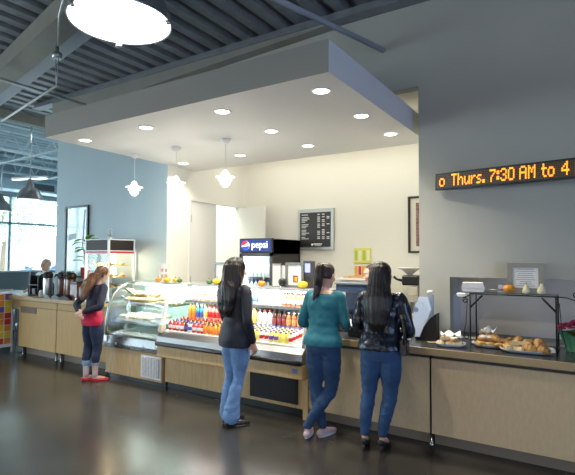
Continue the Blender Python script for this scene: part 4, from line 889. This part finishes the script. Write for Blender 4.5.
# napkins and black holder left of the plates
t = empty('napkin_caddy', (-1.47,4.86,CZ), 0, 'dark wedge-shaped holder with blue-white printed paper bags standing in it', 'napkin holder')
MB().prism([(-.05,0),(.16,0),(.16,.27),(.10,.22),(.02,.11),(-.05,.06)],'y',-.06,.06).build('holder', m_black, t)
v = MB(); v.prism([(-.13,.03),(-.02,.03),(.08,.30),(.04,.42),(-.05,.42),(-.09,.25)],'y',.062,.075); v.prism([(-.10,.03),(.0,.03),(.09,.28),(.03,.38),(-.04,.37)],'y',-.075,-.062); v.b.faces.ensure_lookup_table(); v.build('paper_bags', M('bag_white',(.62,.72,.88),.6), t)
MB().prism([(-.035+.025*math.cos(q),.30+.025*math.sin(q)) for q in [2*PI*k/16 for k in range(16)]],'y',-.078,-.0755).build('printed_mark', M('mark_blue',(.20,.35,.6),.5), t)
t = empty('cup_stack', (-1.43,5.03,CZ), 0, 'tall stack of clear plastic cups behind the paper bags', 'cups')
v = MB()
for i in range(22): v.lathe([(.030,i*.02),(.038,i*.02+.018),(.040,i*.02+.020),(.037,i*.02+.020)],seg=16,cap=False)
v.build('stacked_cups', M('pale_cup',(.62,.70,.78),.25), t); MB().lathe([(.036,.46),(.03,.48),(.0,.485)],seg=16).build('top_lid', m_whitep, t)
tag(MB().box(-.055,.055,-.045,.045,0,.10,bev=.006).build('paper_stack', m_paper, loc=(-1.60,4.74,CZ), rz=.25), 'white cube of folded napkins on the counter left of the black holder', 'napkins')
# snack rack at the far left
t = empty('snack_rack', (-8.87,4.22,0), .0, 'white wire snack rack full of colourful bags at the left edge', 'snack rack')
MB().box(-.55,.0,.0,.45,.10,.13).build('base', m_whitep, t)
for x in (-.54,-.01):
    for y in (.01,.44): MB().tube([(x,y,.0),(x,y,1.12)],.014,8).build('post', m_whitep, t)
for z in (.13,.36,.59,.82):
    MB().box(-.54,-.01,.02,.44,z,z+.01).build('shelf', m_whitep, t)
MB().tube([(-.55,.01,1.12),(.0,.01,1.12),(.0,.44,1.12)],.014,8).build('top_rail', m_whitep, t)
MB().box(-.54,-.01,.0,.008,1.02,1.12).build('header_card', M('header_teal',(.25,.45,.5),.5), t)
v = MB(); v.box(-.003,.001,.03,.42,.14,1.06); v.build('side_panel', m_whitep, t)
v = MB(); rnd = random.Random(9)
for i in range(8):
    for j in range(3): v.box(.001,.012,.045+j*.125,.155+j*.125,.16+i*.112,.262+i*.112,mi=rnd.choice((0,0,3,3,1,2)),bev=.004)
v.build('hanging_packets', [M('bag_yellow',(.80,.60,.04),.3),M('bag_red',(.60,.05,.03),.3),M('bag_purple',(.20,.10,.35),.3),M('bag_orange',(.80,.30,.04),.3)], t)
cols_ = [M('bag_yellow',(.80,.60,.04),.3),M('bag_red',(.60,.05,.03),.3),M('bag_purple',(.20,.10,.35),.3),M('bag_orange',(.80,.30,.04),.3),M('bag_blue',(.08,.15,.45),.3)]
def bag(m):
    v = MB(); R = []
    for i in range(9):
        z = .19*i/8; th = .028*math.sin(PI*i/8)+.002; R.append([(-.055,0,z),(-.03,-th,z),(.03,-th,z),(.055,0,z),(.03,th,z),(-.03,th,z)])
    return v.rings(R).mesh('snack_bag', [m])
bm_ = [bag(m) for m in cols_]; names_ = ['yellow','red','purple','orange','blue']
for z in (.141,.371,.601,.831):
    for i in range(4):
        for j in range(3):
            k = random.randrange(5); put(bm_[k],'snack_bag',(-8.87-.47+i*.125,4.22+.07+j*.12,z),0,names_[k]+' snack bag on the white rack at the left edge','snack bag',names_[k]+' snack bags on the rack')
t = empty('table', (-10.6,5.7,0), 0, 'dark side table near the windows behind the snack rack', 'table')
MB().box(-.9,.7,-.4,.4,.90,.94).build('tabletop', M('dark_table',(.10,.13,.15),.4), t)
for x in (-.85,.65):
    for y in (-.35,.35): MB().tube([(x,y,0),(x,y,.90)],.02,8).build('leg', m_steel, t)
t = empty('low_partition', (-12.2,7.3,.0), 0, 'dark low partition below the far window', 'partition')
MB().box(-.05,.05,-2.4,2.4,0.05,1.33).build('panel', M('partition_dark',(.10,.14,.16),.5), t); MB().box(-.07,.07,-2.4,2.4,1.33,1.37).build('cap_rail', m_steel, t); 
for y in (-2.2,0,2.2): MB().box(-.1,.1,y-.03,y+.03,0,.05).build('foot', m_steel, t)
# ---------------------------------------------------------------- people
def vox(mb, size, smooth=3, fn=None):
    me = mb.mesh('tmp', [])
    o = bpy.data.objects.new('tmp', me); C.objects.link(o)
    m = o.modifiers.new('r','REMESH'); m.mode = 'VOXEL'; m.voxel_size = size; m.use_smooth_shade = True
    s = o.modifiers.new('s','SMOOTH'); s.factor = .5; s.iterations = smooth
    bpy.context.view_layer.update()
    out = bpy.data.meshes.new_from_object(o.evaluated_get(bpy.context.evaluated_depsgraph_get())); bpy.data.objects.remove(o); bpy.data.meshes.remove(me)
    if fn:
        nr = [v.normal.copy() for v in out.vertices]
        for v, n in zip(out.vertices, nr): v.co += n*fn(v.co, n)
    for p in out.polygons: p.use_smooth = True
    out.materials.clear(); return out
def link(name, me, mat, parent):
    for m in (mat if isinstance(mat,(list,tuple)) else [mat]): me.materials.append(m)
    o = bpy.data.objects.new(name, me); C.objects.link(o); o.parent = parent; return o
def chain(mb, pts, rad, sub=4, seg=14, T=None):
    P = [V(p) for p in pts]; out = []; rr = []
    for i in range(len(P)-1):
        p0, p1, p2, p3 = P[max(i-1,0)], P[i], P[i+1], P[min(i+2,len(P)-1)]
        for k in range(sub):
            t = k/sub; out.append(.5*((2*p1)+(p2-p0)*t+(2*p0-5*p1+4*p2-p3)*t*t+(3*p1-p0-3*p2+p3)*t**3)); s = t*t*(3-2*t); rr.append(rad[i]*(1-s)+rad[i+1]*s)
    out.append(P[-1]); rr.append(rad[-1])
    d0 = (out[0]-out[1]).normalized(); d1 = (out[-1]-out[-2]).normalized(); r0, r1 = rr[0], rr[-1]
    pre = [(out[0]+d0*r0*.95, r0*.25),(out[0]+d0*r0*.7, r0*.7),(out[0]+d0*r0*.35, r0*.93)]; post = [(out[-1]+d1*r1*.35, r1*.93),(out[-1]+d1*r1*.7, r1*.7),(out[-1]+d1*r1*.95, r1*.25)]
    out = [a for a,_ in pre]+out+[a for a,_ in post]; rr = [b for _,b in pre]+rr+[b for _,b in post]
    if T: out = [T @ p for p in out]
    return mb.tube(out, rr, seg)
def ovals(mb, L, seg=24, T=None, pw=2.0):
    # list of (z, cx, cy, rx, ry) horizontal rings
    R = []
    for z, cx, cy, rx, ry in L:
        r = []
        for k in range(seg):
            q = 2*PI*k/seg; p = V((cx+rx*math.copysign(abs(math.cos(q))**(2/pw),math.cos(q)), cy+ry*math.copysign(abs(math.sin(q))**(2/pw),math.sin(q)), z)); r.append(T @ p if T else p)
        R.append(r)
    return mb.rings(R)
def interp(L, sub=4):
    out = []
    for a, b_ in zip(L, L[1:]):
        for k in range(sub): t = k/sub; s = t*t*(3-2*t); out.append(tuple(a[0]*(1-t)+b_[0]*t if i == 0 else a[i]*(1-s)+b_[i]*s for i in range(5)))
    out.append(L[-1]); return out
m_skin = M('skin_light', (.64,.37,.26), .5, var=.08, vscale=6); m_skin2 = M('skin_fair', (.70,.42,.32), .5, var=.08, vscale=6)
def hair_mat(n, c, c2): return M(n, c, .32, spec=.5, var=.5, vscale=14, stretch=(6,6,.5), bump=.5, bscale=30, col2=c2)
def hand(mb, wrist, d, side, palm_n, curl=.5, s=1.0):
    w_ = V(wrist); d = V(d).normalized(); n = V(palm_n); n = (n-d*n.dot(d)).normalized(); sd = d.cross(n)*side
    chain(mb, [w_-d*.01, w_+d*.03, w_+d*.06, w_+d*.085], [.021*s,.026*s,.028*s,.024*s], 3, 12)
    for k in (-1,1): chain(mb, [w_+d*.03+sd*.012*k, w_+d*.08+sd*.018*k], [.018*s,.016*s], 2, 10)
    for i, L in enumerate((.068,.078,.073,.056)):
        o = sd*(.030-.0195*i)*s; p = w_+d*.080+o; pts = [p-d*.02]; dd = d.copy()
        for j, f in enumerate((.42,.32,.26)):
            a = curl*(.5+.35*j); dd = (dd*math.cos(a)+n*math.sin(a)).normalized(); p = p+dd*L*f*s; pts.append(p.copy())
        chain(mb, pts, [.0095*s,.0090*s,.0082*s,.0070*s], 2, 8)
    b0 = w_+d*.028+sd*.022*s; t1 = b0+(d*.5+sd*.75+n*.25).normalized()*.036*s; t2 = t1+(d*.85+sd*.25+n*.4).normalized()*.030*s
    chain(mb, [b0-sd*.008, b0, t1, t2], [.013*s,.013*s,.0105*s,.0085*s], 2, 8)
def head_parts(root, body_mb, T, hairy, skin, s=1.0):
    # skull, jaw, nose and ears go into the body; eyes and lips become children
    L = [(1.425,0,.045,.022,.022),(1.435,0,.038,.040,.040),(1.455,0,.026,.052,.062),(1.48,0,.014,.060,.078),(1.51,0,.004,.067,.090),(1.545,0,-.004,.073,.098),(1.58,0,-.008,.075,.099),(1.61,0,-.012,.068,.090),(1.635,0,-.014,.048,.064),(1.648,0,-.014,.020,.026)]
    ovals(body_mb, interp(L,3), 28, T)
    chain(body_mb, [(0,.088,1.545),(0,.098,1.522),(0,.112,1.505)], [.008,.010,.0125], 3, 10, T)
    for k in (-1,1):
        chain(body_mb, [(k*.012,.098,1.502),(k*.014,.094,1.502)], [.007,.007], 2, 8, T)
        chain(body_mb, [(k*.040,.070,1.520),(k*.038,.074,1.512)], [.020,.020], 2, 10, T)      # cheeks
        chain(body_mb, [(k*.073,-.004,1.500),(k*.082,-.014,1.520),(k*.083,-.018,1.545),(k*.076,-.006,1.552)], [.007,.009,.010,.007], 3, 8, T)
    chain(body_mb, [(-.035,.082,1.565),(0,.090,1.566),(.035,.082,1.565)], [.009,.011,.009], 3, 8, T)
    for k in (-1,1):
        e = MB(); e.ell((k*.031,.083,1.540),(.014,.010,.010), 0, 12, 8); e.ell((k*.031,.0905,1.540),(.006,.004,.006), 1, 10, 6)
        e.tube([(k*.017,.094,1.5635),(k*.032,.096,1.568),(k*.047,.086,1.563)],[.0022,.003,.0018],6,mi=2)
        bmesh.ops.transform(e.b, matrix=T, verts=e.b.verts[:]); e.build('eye', [M('eye_white',(.75,.73,.70),.3), M('iris_dark',(.05,.03,.02),.2), M('brow_dark',(.06,.04,.03),.7)], root)
    e = MB(); e.ell((0,.090,1.477),(.023,.009,.0045)); e.ell((0,.089,1.470),(.019,.009,.005)); bmesh.ops.transform(e.b, matrix=T, verts=e.b.verts[:]); e.build('mouth', M('lip_tone',(.45,.14,.12),.4), root)
def folds(amp, seed, zs=1.0, sc=9):
    def f(p, n): return amp*(noise.noise(V((p.x*sc,p.y*sc,p.z*sc*zs))+V((seed,0,0)))+.5*noise.noise(V((p.x*sc*2.3,p.y*sc*2.3,p.z*sc*2.3*zs))+V((0,seed,0))))
    return f
def strands(amp, cx, cy, wave=0, freq=26):
    def f(p, n):
        a = math.atan2(p.x-cx, -(p.y-cy)); w1_ = noise.noise(V((a*2.2, p.z*1.7, 3)))*2.2
        return amp*math.sin(a*freq+w1_*4+wave*math.sin(p.z*24+a*3))+amp*.8*noise.noise(V((a*9,p.z*3,cx)))+wave*.006*math.sin(p.z*22+a*5)
    return f
def person(name, loc, rz, h, label, P):
    root = empty(name, loc, rz, label, 'person'); s = h/1.65
    G = lambda k, d=None: P.get(k, d)
    lean = G('lean', 0.0)                     # forward lean of the upper body, metres at the shoulders
    ly = lambda z: lean*max(0,(z-.95)/.45)**1.3
    headrot = G('head', (0,0,0)); piv = V((0,-.005+ly(1.40),1.43))
    from mathutils import Euler
    T = Matrix.Translation(piv) @ Euler(tuple(math.radians(a) for a in headrot)).to_matrix().to_4x4() @ Matrix.Translation(-V((0,-.005,1.43)))
    TZ_ = P.get('lift',0)
    skin = G('skin', m_skin); wd = G('width',1.0)
    torso = [(.80,0,-.005,.150,.098),(.86,0,-.012,.165,.112),(.93,0,-.012,.163,.110),(1.00,0,-.004,.138,.094),(1.06,0,0,.122,.085),(1.13,0,.004,.130,.092),(1.20,0,.008,.142,.103),(1.27,0,.002,.152,.100),(1.33,0,-.006,.158,.082),(1.375,0,-.010,.110,.062),(1.40,0,-.010,.060,.050)]
    tor = lambda g, z0, z1, L=None: [(z,cx,cy+ly(z),(rx+g)*wd,ry+g) for z,cx,cy,rx,ry in interp(L or torso, 4) if z0 <= z <= z1]
    legs = G('legs', [[(-.085,0,.86),(-.088,.012,.46),(-.085,-.005,.085)],[(.085,0,.86),(.088,.012,.46),(.085,-.005,.085)]])
    feet = G('feet', [(0,1,0),(0,1,0)]); arms = G('arms')
    def leg_pts(l):
        hip, kn, an = [V(q) for q in l]; return [hip, hip.lerp(kn,.35)+V((0,.006,0)), kn, kn.lerp(an,.35)+V((0,-.018,0)), an]
    bm = MB(); ovals(bm, tor(-.008,.80,1.41), 28)
    chain(bm, [(0,-.012+ly(1.36),1.36),(0,-.008+ly(1.40),1.42),T @ V((0,-.008,1.47))], [.050,.046,.046])
    head_parts(root, bm, T, True, skin)
    kf = .8 if G('flare') else 1
    for i, l in enumerate(legs):
        chain(bm, leg_pts(l), [.086,.084,.052*kf,.048*kf,.031])
        an = V(l[2]); f = V(feet[i]).normalized(); hl = G('heel', 0.0)
        chain(bm, [an+V((0,0,.01)), an-V((0,0,.04))+f*(-.01)], [.030,.027], 3)
        fz = an.z-.055
        chain(bm, [an+f*(-.035)+V((0,0,-.052)), an+f*.06+V((0,0,-.045-hl*.45)), an+f*.125+V((0,0,-.060-hl)), an+f*.165+V((0,0,-.064-hl))], [.024,.028,.024,.014], 4)
    for k, a in zip((-1,1), arms):
        sh = V((k*.150*wd,-.008+ly(1.34),1.335)); el, wr = V(a['el']), V(a['wr'])
        chain(bm, [sh-V((k*.03,0,-.0)), sh, sh.lerp(el,.5), el, el.lerp(wr,.35), wr], [.042,.046,.040,.033,.033,.021])
        hand(bm, wr, a.get('hd', (wr-el)), a.get('side', k*-1), a.get('pn',(0,1,0)), a.get('curl',.4))
    me = vox(bm, .0068, 2); link('body', me, skin, root)
    # trousers
    t = MB(); g = .010
    ovals(t, tor(g-.002,.80,G('waist',.98)), 28)
    flare = G('flare', 0)
    for i, l in enumerate(legs):
        pts = leg_pts(l); hem = G('hem', .10); an = V(l[2]); 
        pts[-1] = V((an.x,an.y,hem+.012)) if G('hemup') else pts[-1]+V((0,0,.02))
        chain(t, pts, [.094+g*.3,.096+g*.2,.060+g*.5-flare*.25,.057+g*.5+flare*.0,.034+g+flare])
    if G('flare'):
        pass
    me = vox(t, .010, 2, folds(.0065, loc[0]*3, 1.6, 13))
    for v in me.vertices:
        hm = .028 if flare else (G('hem',.10)-.02 if not G('hemup') else G('hem')-.01)
        if v.co.z < hm: v.co.z = hm-(hm-v.co.z)*.05
    link('trousers', me, G('pants'), root)
    # top with sleeves
    t = MB(); hz = G('top_hem', .90); g = G('top_gap', .016); L = G('torso_top', torso)
    rg = tor(g, hz, 1.40, L); ext = G('hem_flare', .0)
    rg = [(z,cx,cy,rx+ext*max(0,(1.0-z)/.15),ry+ext*max(0,(1.0-z)/.15)) for z,cx,cy,rx,ry in rg]
    ntop = G('neck_z', 1.385); rg = [r for r in rg if r[0] <= ntop]
    ovals(t, rg, 30)
    for k, a in zip((-1,1), arms):
        sh = V((k*.150*wd,-.008+ly(1.34),1.330)); el, wr = V(a['el']), V(a['wr']); g2 = G('sleeve_gap',.013); cuff = wr.lerp(el, .06)
        chain(t, [sh-V((k*.045,0,-.01)), sh, sh.lerp(el,.5), el, el.lerp(wr,.4), cuff], [.046+g2*.6,.050+g2*.8,.043+g2,.037+g2,.034+g2,.025+g2])
    me = vox(t, .010, 2, folds(G('fold',.006), loc[0]*5, .8, 11)); link('top', me, G('top'), root)
    # shoes
    for i, l in enumerate(legs):
        an = V(l[2]); f = V(feet[i]).normalized(); hl = G('heel', 0.0); sm_ = MB(); st = G('shoe','flat')
        if st in ('sneaker','boot'):
            chain(sm_, [an+f*(-.035)+V((0,0,-.048)), an+f*.05+V((0,0,-.046)), an+f*.125+V((0,0,-.058)), an+f*.175+V((0,0,-.062))], [.034,.036,.032,.022], 4)
            if st == 'boot': chain(sm_, [an+V((0,0,.06)), an+V((0,0,-.03))], [.040,.036], 3)
        else:
            chain(sm_, [an+f*(-.040)+V((0,0,-.058)), an+f*.05+V((0,0,-.060-hl*.5)), an+f*.13+V((0,0,-.068-hl)), an+f*.178+V((0,0,-.070-hl))], [.028,.027,.028,.018], 4)
        me = vox(sm_, .006, 1)
        if st == 'flat':
            for v in me.vertices:
                q = (v.co-an).dot(f)
                if -.03 < q < .10: v.co.z = min(v.co.z, an.z-.050-hl*.3)
        so = link('shoe', me, G('shoemat'), root)
        sole = MB(); zz = an.z-.085-hl
        nrm = V((f.y,-f.x,0))
        if hl < .02:
            R = []
            for z in (0,.018): R.append([an+f*(.068+.122*math.cos(q))+nrm*(.038+.004*math.cos(q))*math.sin(q)+V((0,0,-.085+z)) for q in [2*PI*k/24 for k in range(24)]])
            sole.rings(R).build('sole', G('solemat'), so)
        else:
            sole.tube([an+f*(-.035)+V((0,0,-.08)), an+f*(-.045)+V((0,0,-.085-hl))],[.014,.007],10).tube([an+f*.03+V((0,0,-.085-hl*.2)),an+f*.10+V((0,0,-.092-hl*.85)),an+f*.17+V((0,0,-.083-hl))],[.008,.010,.010],8).build('high_heel', G('solemat'), so)
            for d_, r_ in ((.0,.036),(.09,.034)):
                c0 = an+f*d_+V((0,0,-.01 if d_ == 0 else -.055-hl*.6)); MB().tube([c0+nrm*r_*math.cos(q)+(f*r_*math.sin(q) if d_ == 0 else V((0,0,r_*.9*math.sin(q)))) for q in [2*PI*k/20 for k in range(21)]], .006, 6).build('ankle_strap', G('solemat'), so)
    root.scale = (s,s,s); root['_T'] = 0; del root['_T']
    return root, T, ly
m_teal = M('teal_jersey', (.014,.155,.21), .75, bump=.15, bscale=60, var=.15, vscale=8); m_jean = M('denim_mid', (.026,.070,.165), .8, var=.35, vscale=7, bump=.1, bscale=150)
m_jeanL = M('denim_light', (.20,.37,.68), .8, var=.4, vscale=6, bump=.1, bscale=150); m_jeanN = M('denim_navy', (.018,.030,.075), .8, var=.25, vscale=7)
m_blazer = M('blazer_navy', (.010,.013,.026), .6, var=.3, vscale=10); m_satin = M('black_blue_satin', (.010,.016,.034), .26, var=.5, vscale=6, col2=(.006,.007,.012), bump=.15, bscale=10)
m_navyt = M('navy_cotton', (.016,.020,.045), .75, var=.3, vscale=9); m_redt = M('red_cotton', (.62,.012,.07), .7, var=.2, vscale=9); m_olive = M('olive_jacket', (.14,.12,.07), .7); m_shirt = M('white_shirt', (.70,.72,.72), .7)
h_black = hair_mat('hair_black', (.012,.008,.007), (.003,.002,.002)); h_dark = hair_mat('hair_dark_brown', (.028,.014,.010), (.006,.004,.003)); h_aub = hair_mat('hair_auburn', (.20,.085,.030), (.07,.028,.012)); h_grey = hair_mat('hair_grey', (.55,.47,.38), (.35,.29,.22)); h_brown = hair_mat('hair_brown', (.06,.03,.02), (.02,.01,.008))
CAP = [(1.500,0,-.052,.066,.056),(1.53,0,-.044,.078,.073),(1.57,0,-.030,.085,.090),(1.60,0,-.022,.082,.094),(1.63,0,-.018,.068,.082),(1.652,0,-.016,.045,.056),(1.664,0,-.015,.018,.022)]
def add_hair(root, T, rings, mat, fn=None, extra=None, cap=CAP, size=.0085):
    hb_ = MB()
    if cap: ovals(hb_, interp(cap,3), 26, T)
    if rings: ovals(hb_, interp(rings,4), 26)
    if extra: extra(hb_)
    return link('hair', vox(hb_, size, 2, fn), mat, root)
# woman 1: teal top, ponytail
r, T, ly = person('person', (-2.20,4.10,0), math.radians(4), 1.66, 'woman with dark ponytail in teal long-sleeved top and jeans, legs crossed', dict(
  lean=.05, head=(-12,0,-6), skin=m_skin2, width=1.02,
  legs=[[(-.080,0,.86),(-.085,.02,.47),(-.02,.03,.085)],[(.080,0,.86),(.060,.05,.46),(-.125,-.08,.095)]], feet=[(.35,1,0),(-.25,1,0)],
  arms=[dict(el=(-.235,.02,1.08),wr=(-.16,.23,1.02),pn=(0,0,-1)),dict(el=(.215,.04,1.08),wr=(.12,.25,1.03),pn=(0,0,-1))],
  pants=m_jean, top=m_teal, top_hem=.87, top_gap=.022, hem_flare=.012, neck_z=1.365, fold=.007, shoe='sneaker', shoemat=M('sneaker_pink',(.62,.45,.47),.6), solemat=M('sole_white',(.7,.68,.68),.6)))
add_hair(r, T, None, h_dark, strands(.002,0,-.02), lambda m: chain(m, [T @ V((0,-.105,1.605)), T @ V((0,-.145,1.600)), V((-.02,-.135+ly(1.5),1.52)), V((-.03,-.11+ly(1.4),1.42)), V((-.045,-.115,1.32))], [.030,.036,.045,.040,.014]))
MB().tube([T @ V((.0+.028*math.cos(q),-.118,1.605+.028*math.sin(q))) for q in [2*PI*k/16 for k in range(17)]], .008, 6).build('hair_band', m_black, r)
# woman 2: long straight black hair, satin jacket, bag, heels
r, T, ly = person('person', (-1.61,4.10,0), math.radians(8), 1.67, 'woman with very long straight black hair, shiny dark jacket, blue jeans and heels', dict(
  lean=.04, head=(-6,0,4), width=1.08, heel=.055, legs=[[(-.085,0,.87),(-.115,.015,.50),(-.150,.0,.140)],[(.085,0,.87),(.075,.02,.50),(.005,.02,.140)]], feet=[(-.1,1,0),(.15,1,0)],
  arms=[dict(el=(-.228,.03,1.09),wr=(-.17,.22,1.05),pn=(0,0,-1)),dict(el=(.242,.03,1.06),wr=(.15,.22,1.02),pn=(0,0,-1))],
  pants=M('denim_blue',(.032,.090,.21),.8,var=.35,vscale=7,bump=.1,bscale=150), top=m_satin, top_hem=.88, top_gap=.026, sleeve_gap=.020, hem_flare=.010, fold=.012, shoe='heel', shoemat=M('shoe_black',(.02,.018,.02),.3), solemat=m_black, hem=.145, hemup=True))
add_hair(r, T, [(1.06,0,-.145,.05,.012),(1.14,0,-.15,.09,.028),(1.26,0,-.14,.125,.045),(1.36,0,-.12,.128,.062),(1.43,0,-.080,.104,.085),(1.50,0,-.050,.098,.098),(1.57,0,-.036,.094,.102),(1.62,0,-.026,.080,.092),(1.655,0,-.02,.052,.062),(1.67,0,-.02,.02,.025)], h_black, strands(.003,0,-.02))
b_ = MB(); b_.prism([(-.05,.0),(.05,.0),(.055,.10),(.02,.15),(-.045,.13)],'x',-.035,.035); bmesh.ops.bevel(b_.b, geom=b_.b.edges[:], offset=.015, segments=3, affect='EDGES')
bag_ = empty('shoulder_bag', (-1.61+.23,4.06,.88), .15, 'small black handbag with strap hanging at the right hip of the long-haired woman', 'bag')
b_.build('bag_body', m_satin, bag_, loc=(0,0,.0)); MB().tube([(0,-.045,.10),(.012,-.075,.18),(.0,-.06,.28),(-.02,-.05,.34),(-.01,.03,.30),(0,.045,.12)],.009,8).build('strap', m_black, bag_)
# woman 3: long wavy hair, blazer, flared jeans
r, T, ly = person('person', (-3.12,3.91,0), math.radians(-14), 1.70, 'woman with long dark wavy hair in navy blazer and light blue flared jeans', dict(
  lean=.015, head=(-4,0,22), width=.98, legs=[[(-.076,0,.86),(-.085,.0,.46),(-.095,-.02,.085)],[(.076,0,.86),(.052,.0,.46),(.015,-.06,.085)]], feet=[(.10,1,0),(.45,1,0)],
  arms=[dict(el=(-.215,.01,1.08),wr=(-.19,.12,.88),pn=(1,0,0)),dict(el=(.215,-.03,1.07),wr=(.205,.05,.84),pn=(-1,0,0),side=-1)],
  pants=m_jeanL, flare=.042, top=m_blazer, top_hem=.78, top_gap=.024, torso_top=[(.76,0,-.01,.175,.118),(.86,0,-.012,.172,.118),(.95,0,-.010,.160,.108),(1.06,0,0,.130,.090),(1.15,0,.006,.138,.096),(1.22,0,.008,.148,.102),(1.29,0,.0,.156,.096),(1.34,0,-.006,.156,.080),(1.38,0,-.010,.105,.060),(1.40,0,-.010,.06,.05)],
  fold=.005, shoe='boot', shoemat=M('boot_black',(.015,.013,.013),.3), solemat=m_black))
add_hair(r, T, [(1.08,-.01,-.125,.06,.02),(1.16,-.01,-.13,.115,.045),(1.28,-.005,-.12,.125,.07),(1.38,0,-.09,.125,.095),(1.46,0,-.055,.110,.105),(1.53,0,-.040,.104,.108),(1.58,0,-.032,.098,.106),(1.63,0,-.024,.078,.088),(1.66,0,-.02,.048,.056),(1.673,0,-.02,.018,.022)], hair_mat('hair_wavy_dark',(.020,.012,.010),(.005,.003,.003)), strands(.004,0,-.02,1.0,16))
# girl 4: auburn hair, navy top, red shirt hem, red flats
r, T, ly = person('person', (-5.90,4.20,0), math.radians(4), 1.59, 'girl with auburn hair in navy top over red shirt, dark jeans and red shoes', dict(
  lean=.09, head=(-20,16,-8), width=.90, skin=m_skin2, legs=[[(-.075,0,.86),(-.085,.0,.46),(-.085,-.03,.085)],[(.075,0,.86),(.070,.03,.46),(.045,.02,.085)]], feet=[(.25,1,0),(.75,.8,0)],
  arms=[dict(el=(-.235,-.09,1.09),wr=(-.075,-.175,.985),pn=(0,1,0)),dict(el=(.225,-.07,1.08),wr=(.02,-.175,1.00),pn=(0,1,0))],
  pants=m_jeanN, hem=.24, hemup=True, top=m_navyt, top_hem=.985, top_gap=.016, fold=.006, shoe='flat', shoemat=M('shoe_red',(.55,.01,.04),.4), solemat=M('shoe_red',(.55,.01,.04),.4)))
t = MB(); ovals(t, interp([(.80,0,-.012,.172,.128),(.88,0,-.014,.178,.130),(.95,0,-.012,.166,.122),(1.01,0,.004,.135,.104)],4), 30); link('shirt_hem', vox(t,.010,2,folds(.006,3,1.5,12)), m_redt, r)
for l in ([(-.085,-.03)],[(.047,.02)]):
    x, y = l[0]; t = MB(); ovals(t, [(.22,x,y,.052,.054),(.235,x,y,.055,.057),(.29,x+.002,y+.002,.056,.058),(.295,x,y,.050,.052)], 20); t.build('jean_cuff', M('cuff_pale',(.22,.34,.52),.8), r)
    t = MB(); ovals(t, [(.06,x,y,.036,.040),(.10,x,y,.037,.040),(.16,x,y,.039,.042),(.24,x,y,.042,.045)], 20); t.build('sock', M('sock_pink',(.60,.50,.52),.8), r)
add_hair(r, T, [(1.16,-.04,-.15,.035,.015),(1.22,-.035,-.15,.075,.035),(1.32,-.025,-.12,.105,.060),(1.42,-.01,-.055,.105,.080),(1.50,.01,.0,.095,.088),(1.55,.03,.03,.085,.085)], h_aub, strands(.0035,0,0,.6,18))
# cashier behind the register
r, T, ly = person('person', (-2.29,5.70,0), math.radians(128), 1.63, 'person in an olive jacket working behind the register, face turned left', dict(
  lean=.05, head=(-10,0,0), width=1.05, skin=m_skin2, arms=[dict(el=(-.22,.05,1.10),wr=(-.10,.26,1.08),pn=(0,0,-1)),dict(el=(.22,.05,1.10),wr=(.10,.26,1.08),pn=(0,0,-1))],
  pants=m_jeanN, top=m_olive, top_hem=.86, top_gap=.024, fold=.008, shoe='sneaker', shoemat=m_black, solemat=m_black))
add_hair(r, T, None, h_brown, strands(.002,0,-.02), lambda m: chain(m, [T @ V((0,-.09,1.60)), T @ V((0,-.135,1.62))], [.030,.040]))
t = MB(); ovals(t, [(1.35,0,.045,.085,.080),(1.375,0,.042,.070,.068),(1.41,0,.040,.062,.060)], 24); t.build('collar', M('collar_tan',(.42,.36,.24),.7), r)
# grey-haired man at the far left
r, T, ly = person('person', (-9.42,5.60,0), math.radians(198), 1.66, 'grey-haired man in a white collared shirt behind the coffee counter', dict(
  lean=.02, head=(-4,0,0), width=1.12, skin=m_skin, arms=[dict(el=(-.25,.03,1.08),wr=(-.20,.24,1.05),pn=(0,0,-1)),dict(el=(.25,.03,1.08),wr=(.20,.24,1.05),pn=(0,0,-1))],
  pants=m_jeanN, top=m_shirt, top_hem=.88, top_gap=.022, shoe='sneaker', shoemat=m_black, solemat=m_black))
add_hair(r, T, None, h_grey, strands(.002,0,-.02), cap=[(1.50,0,-.060,.064,.050),(1.53,0,-.050,.077,.070),(1.57,0,-.036,.082,.088),(1.60,0,-.026,.080,.090),(1.63,0,-.020,.064,.078),(1.650,0,-.018,.042,.052),(1.660,0,-.017,.016,.020)])
g_ = MB()
for k in (-1,1): g_.tube([T @ V((k*.031+.019*math.cos(q),.104,1.540+.014*math.sin(q))) for q in [2*PI*j/16 for j in range(17)]], .0016, 5)
g_.tube([T @ V((-.012,.104,1.542)), T @ V((.012,.104,1.542))], .0016, 5).build('glasses', m_black, r)
t = MB(); ovals(t, [(1.36,0,.012,.075,.072),(1.38,0,.010,.062,.060),(1.425,0,.008,.058,.056)], 24); t.build('collar', m_shirt, r)
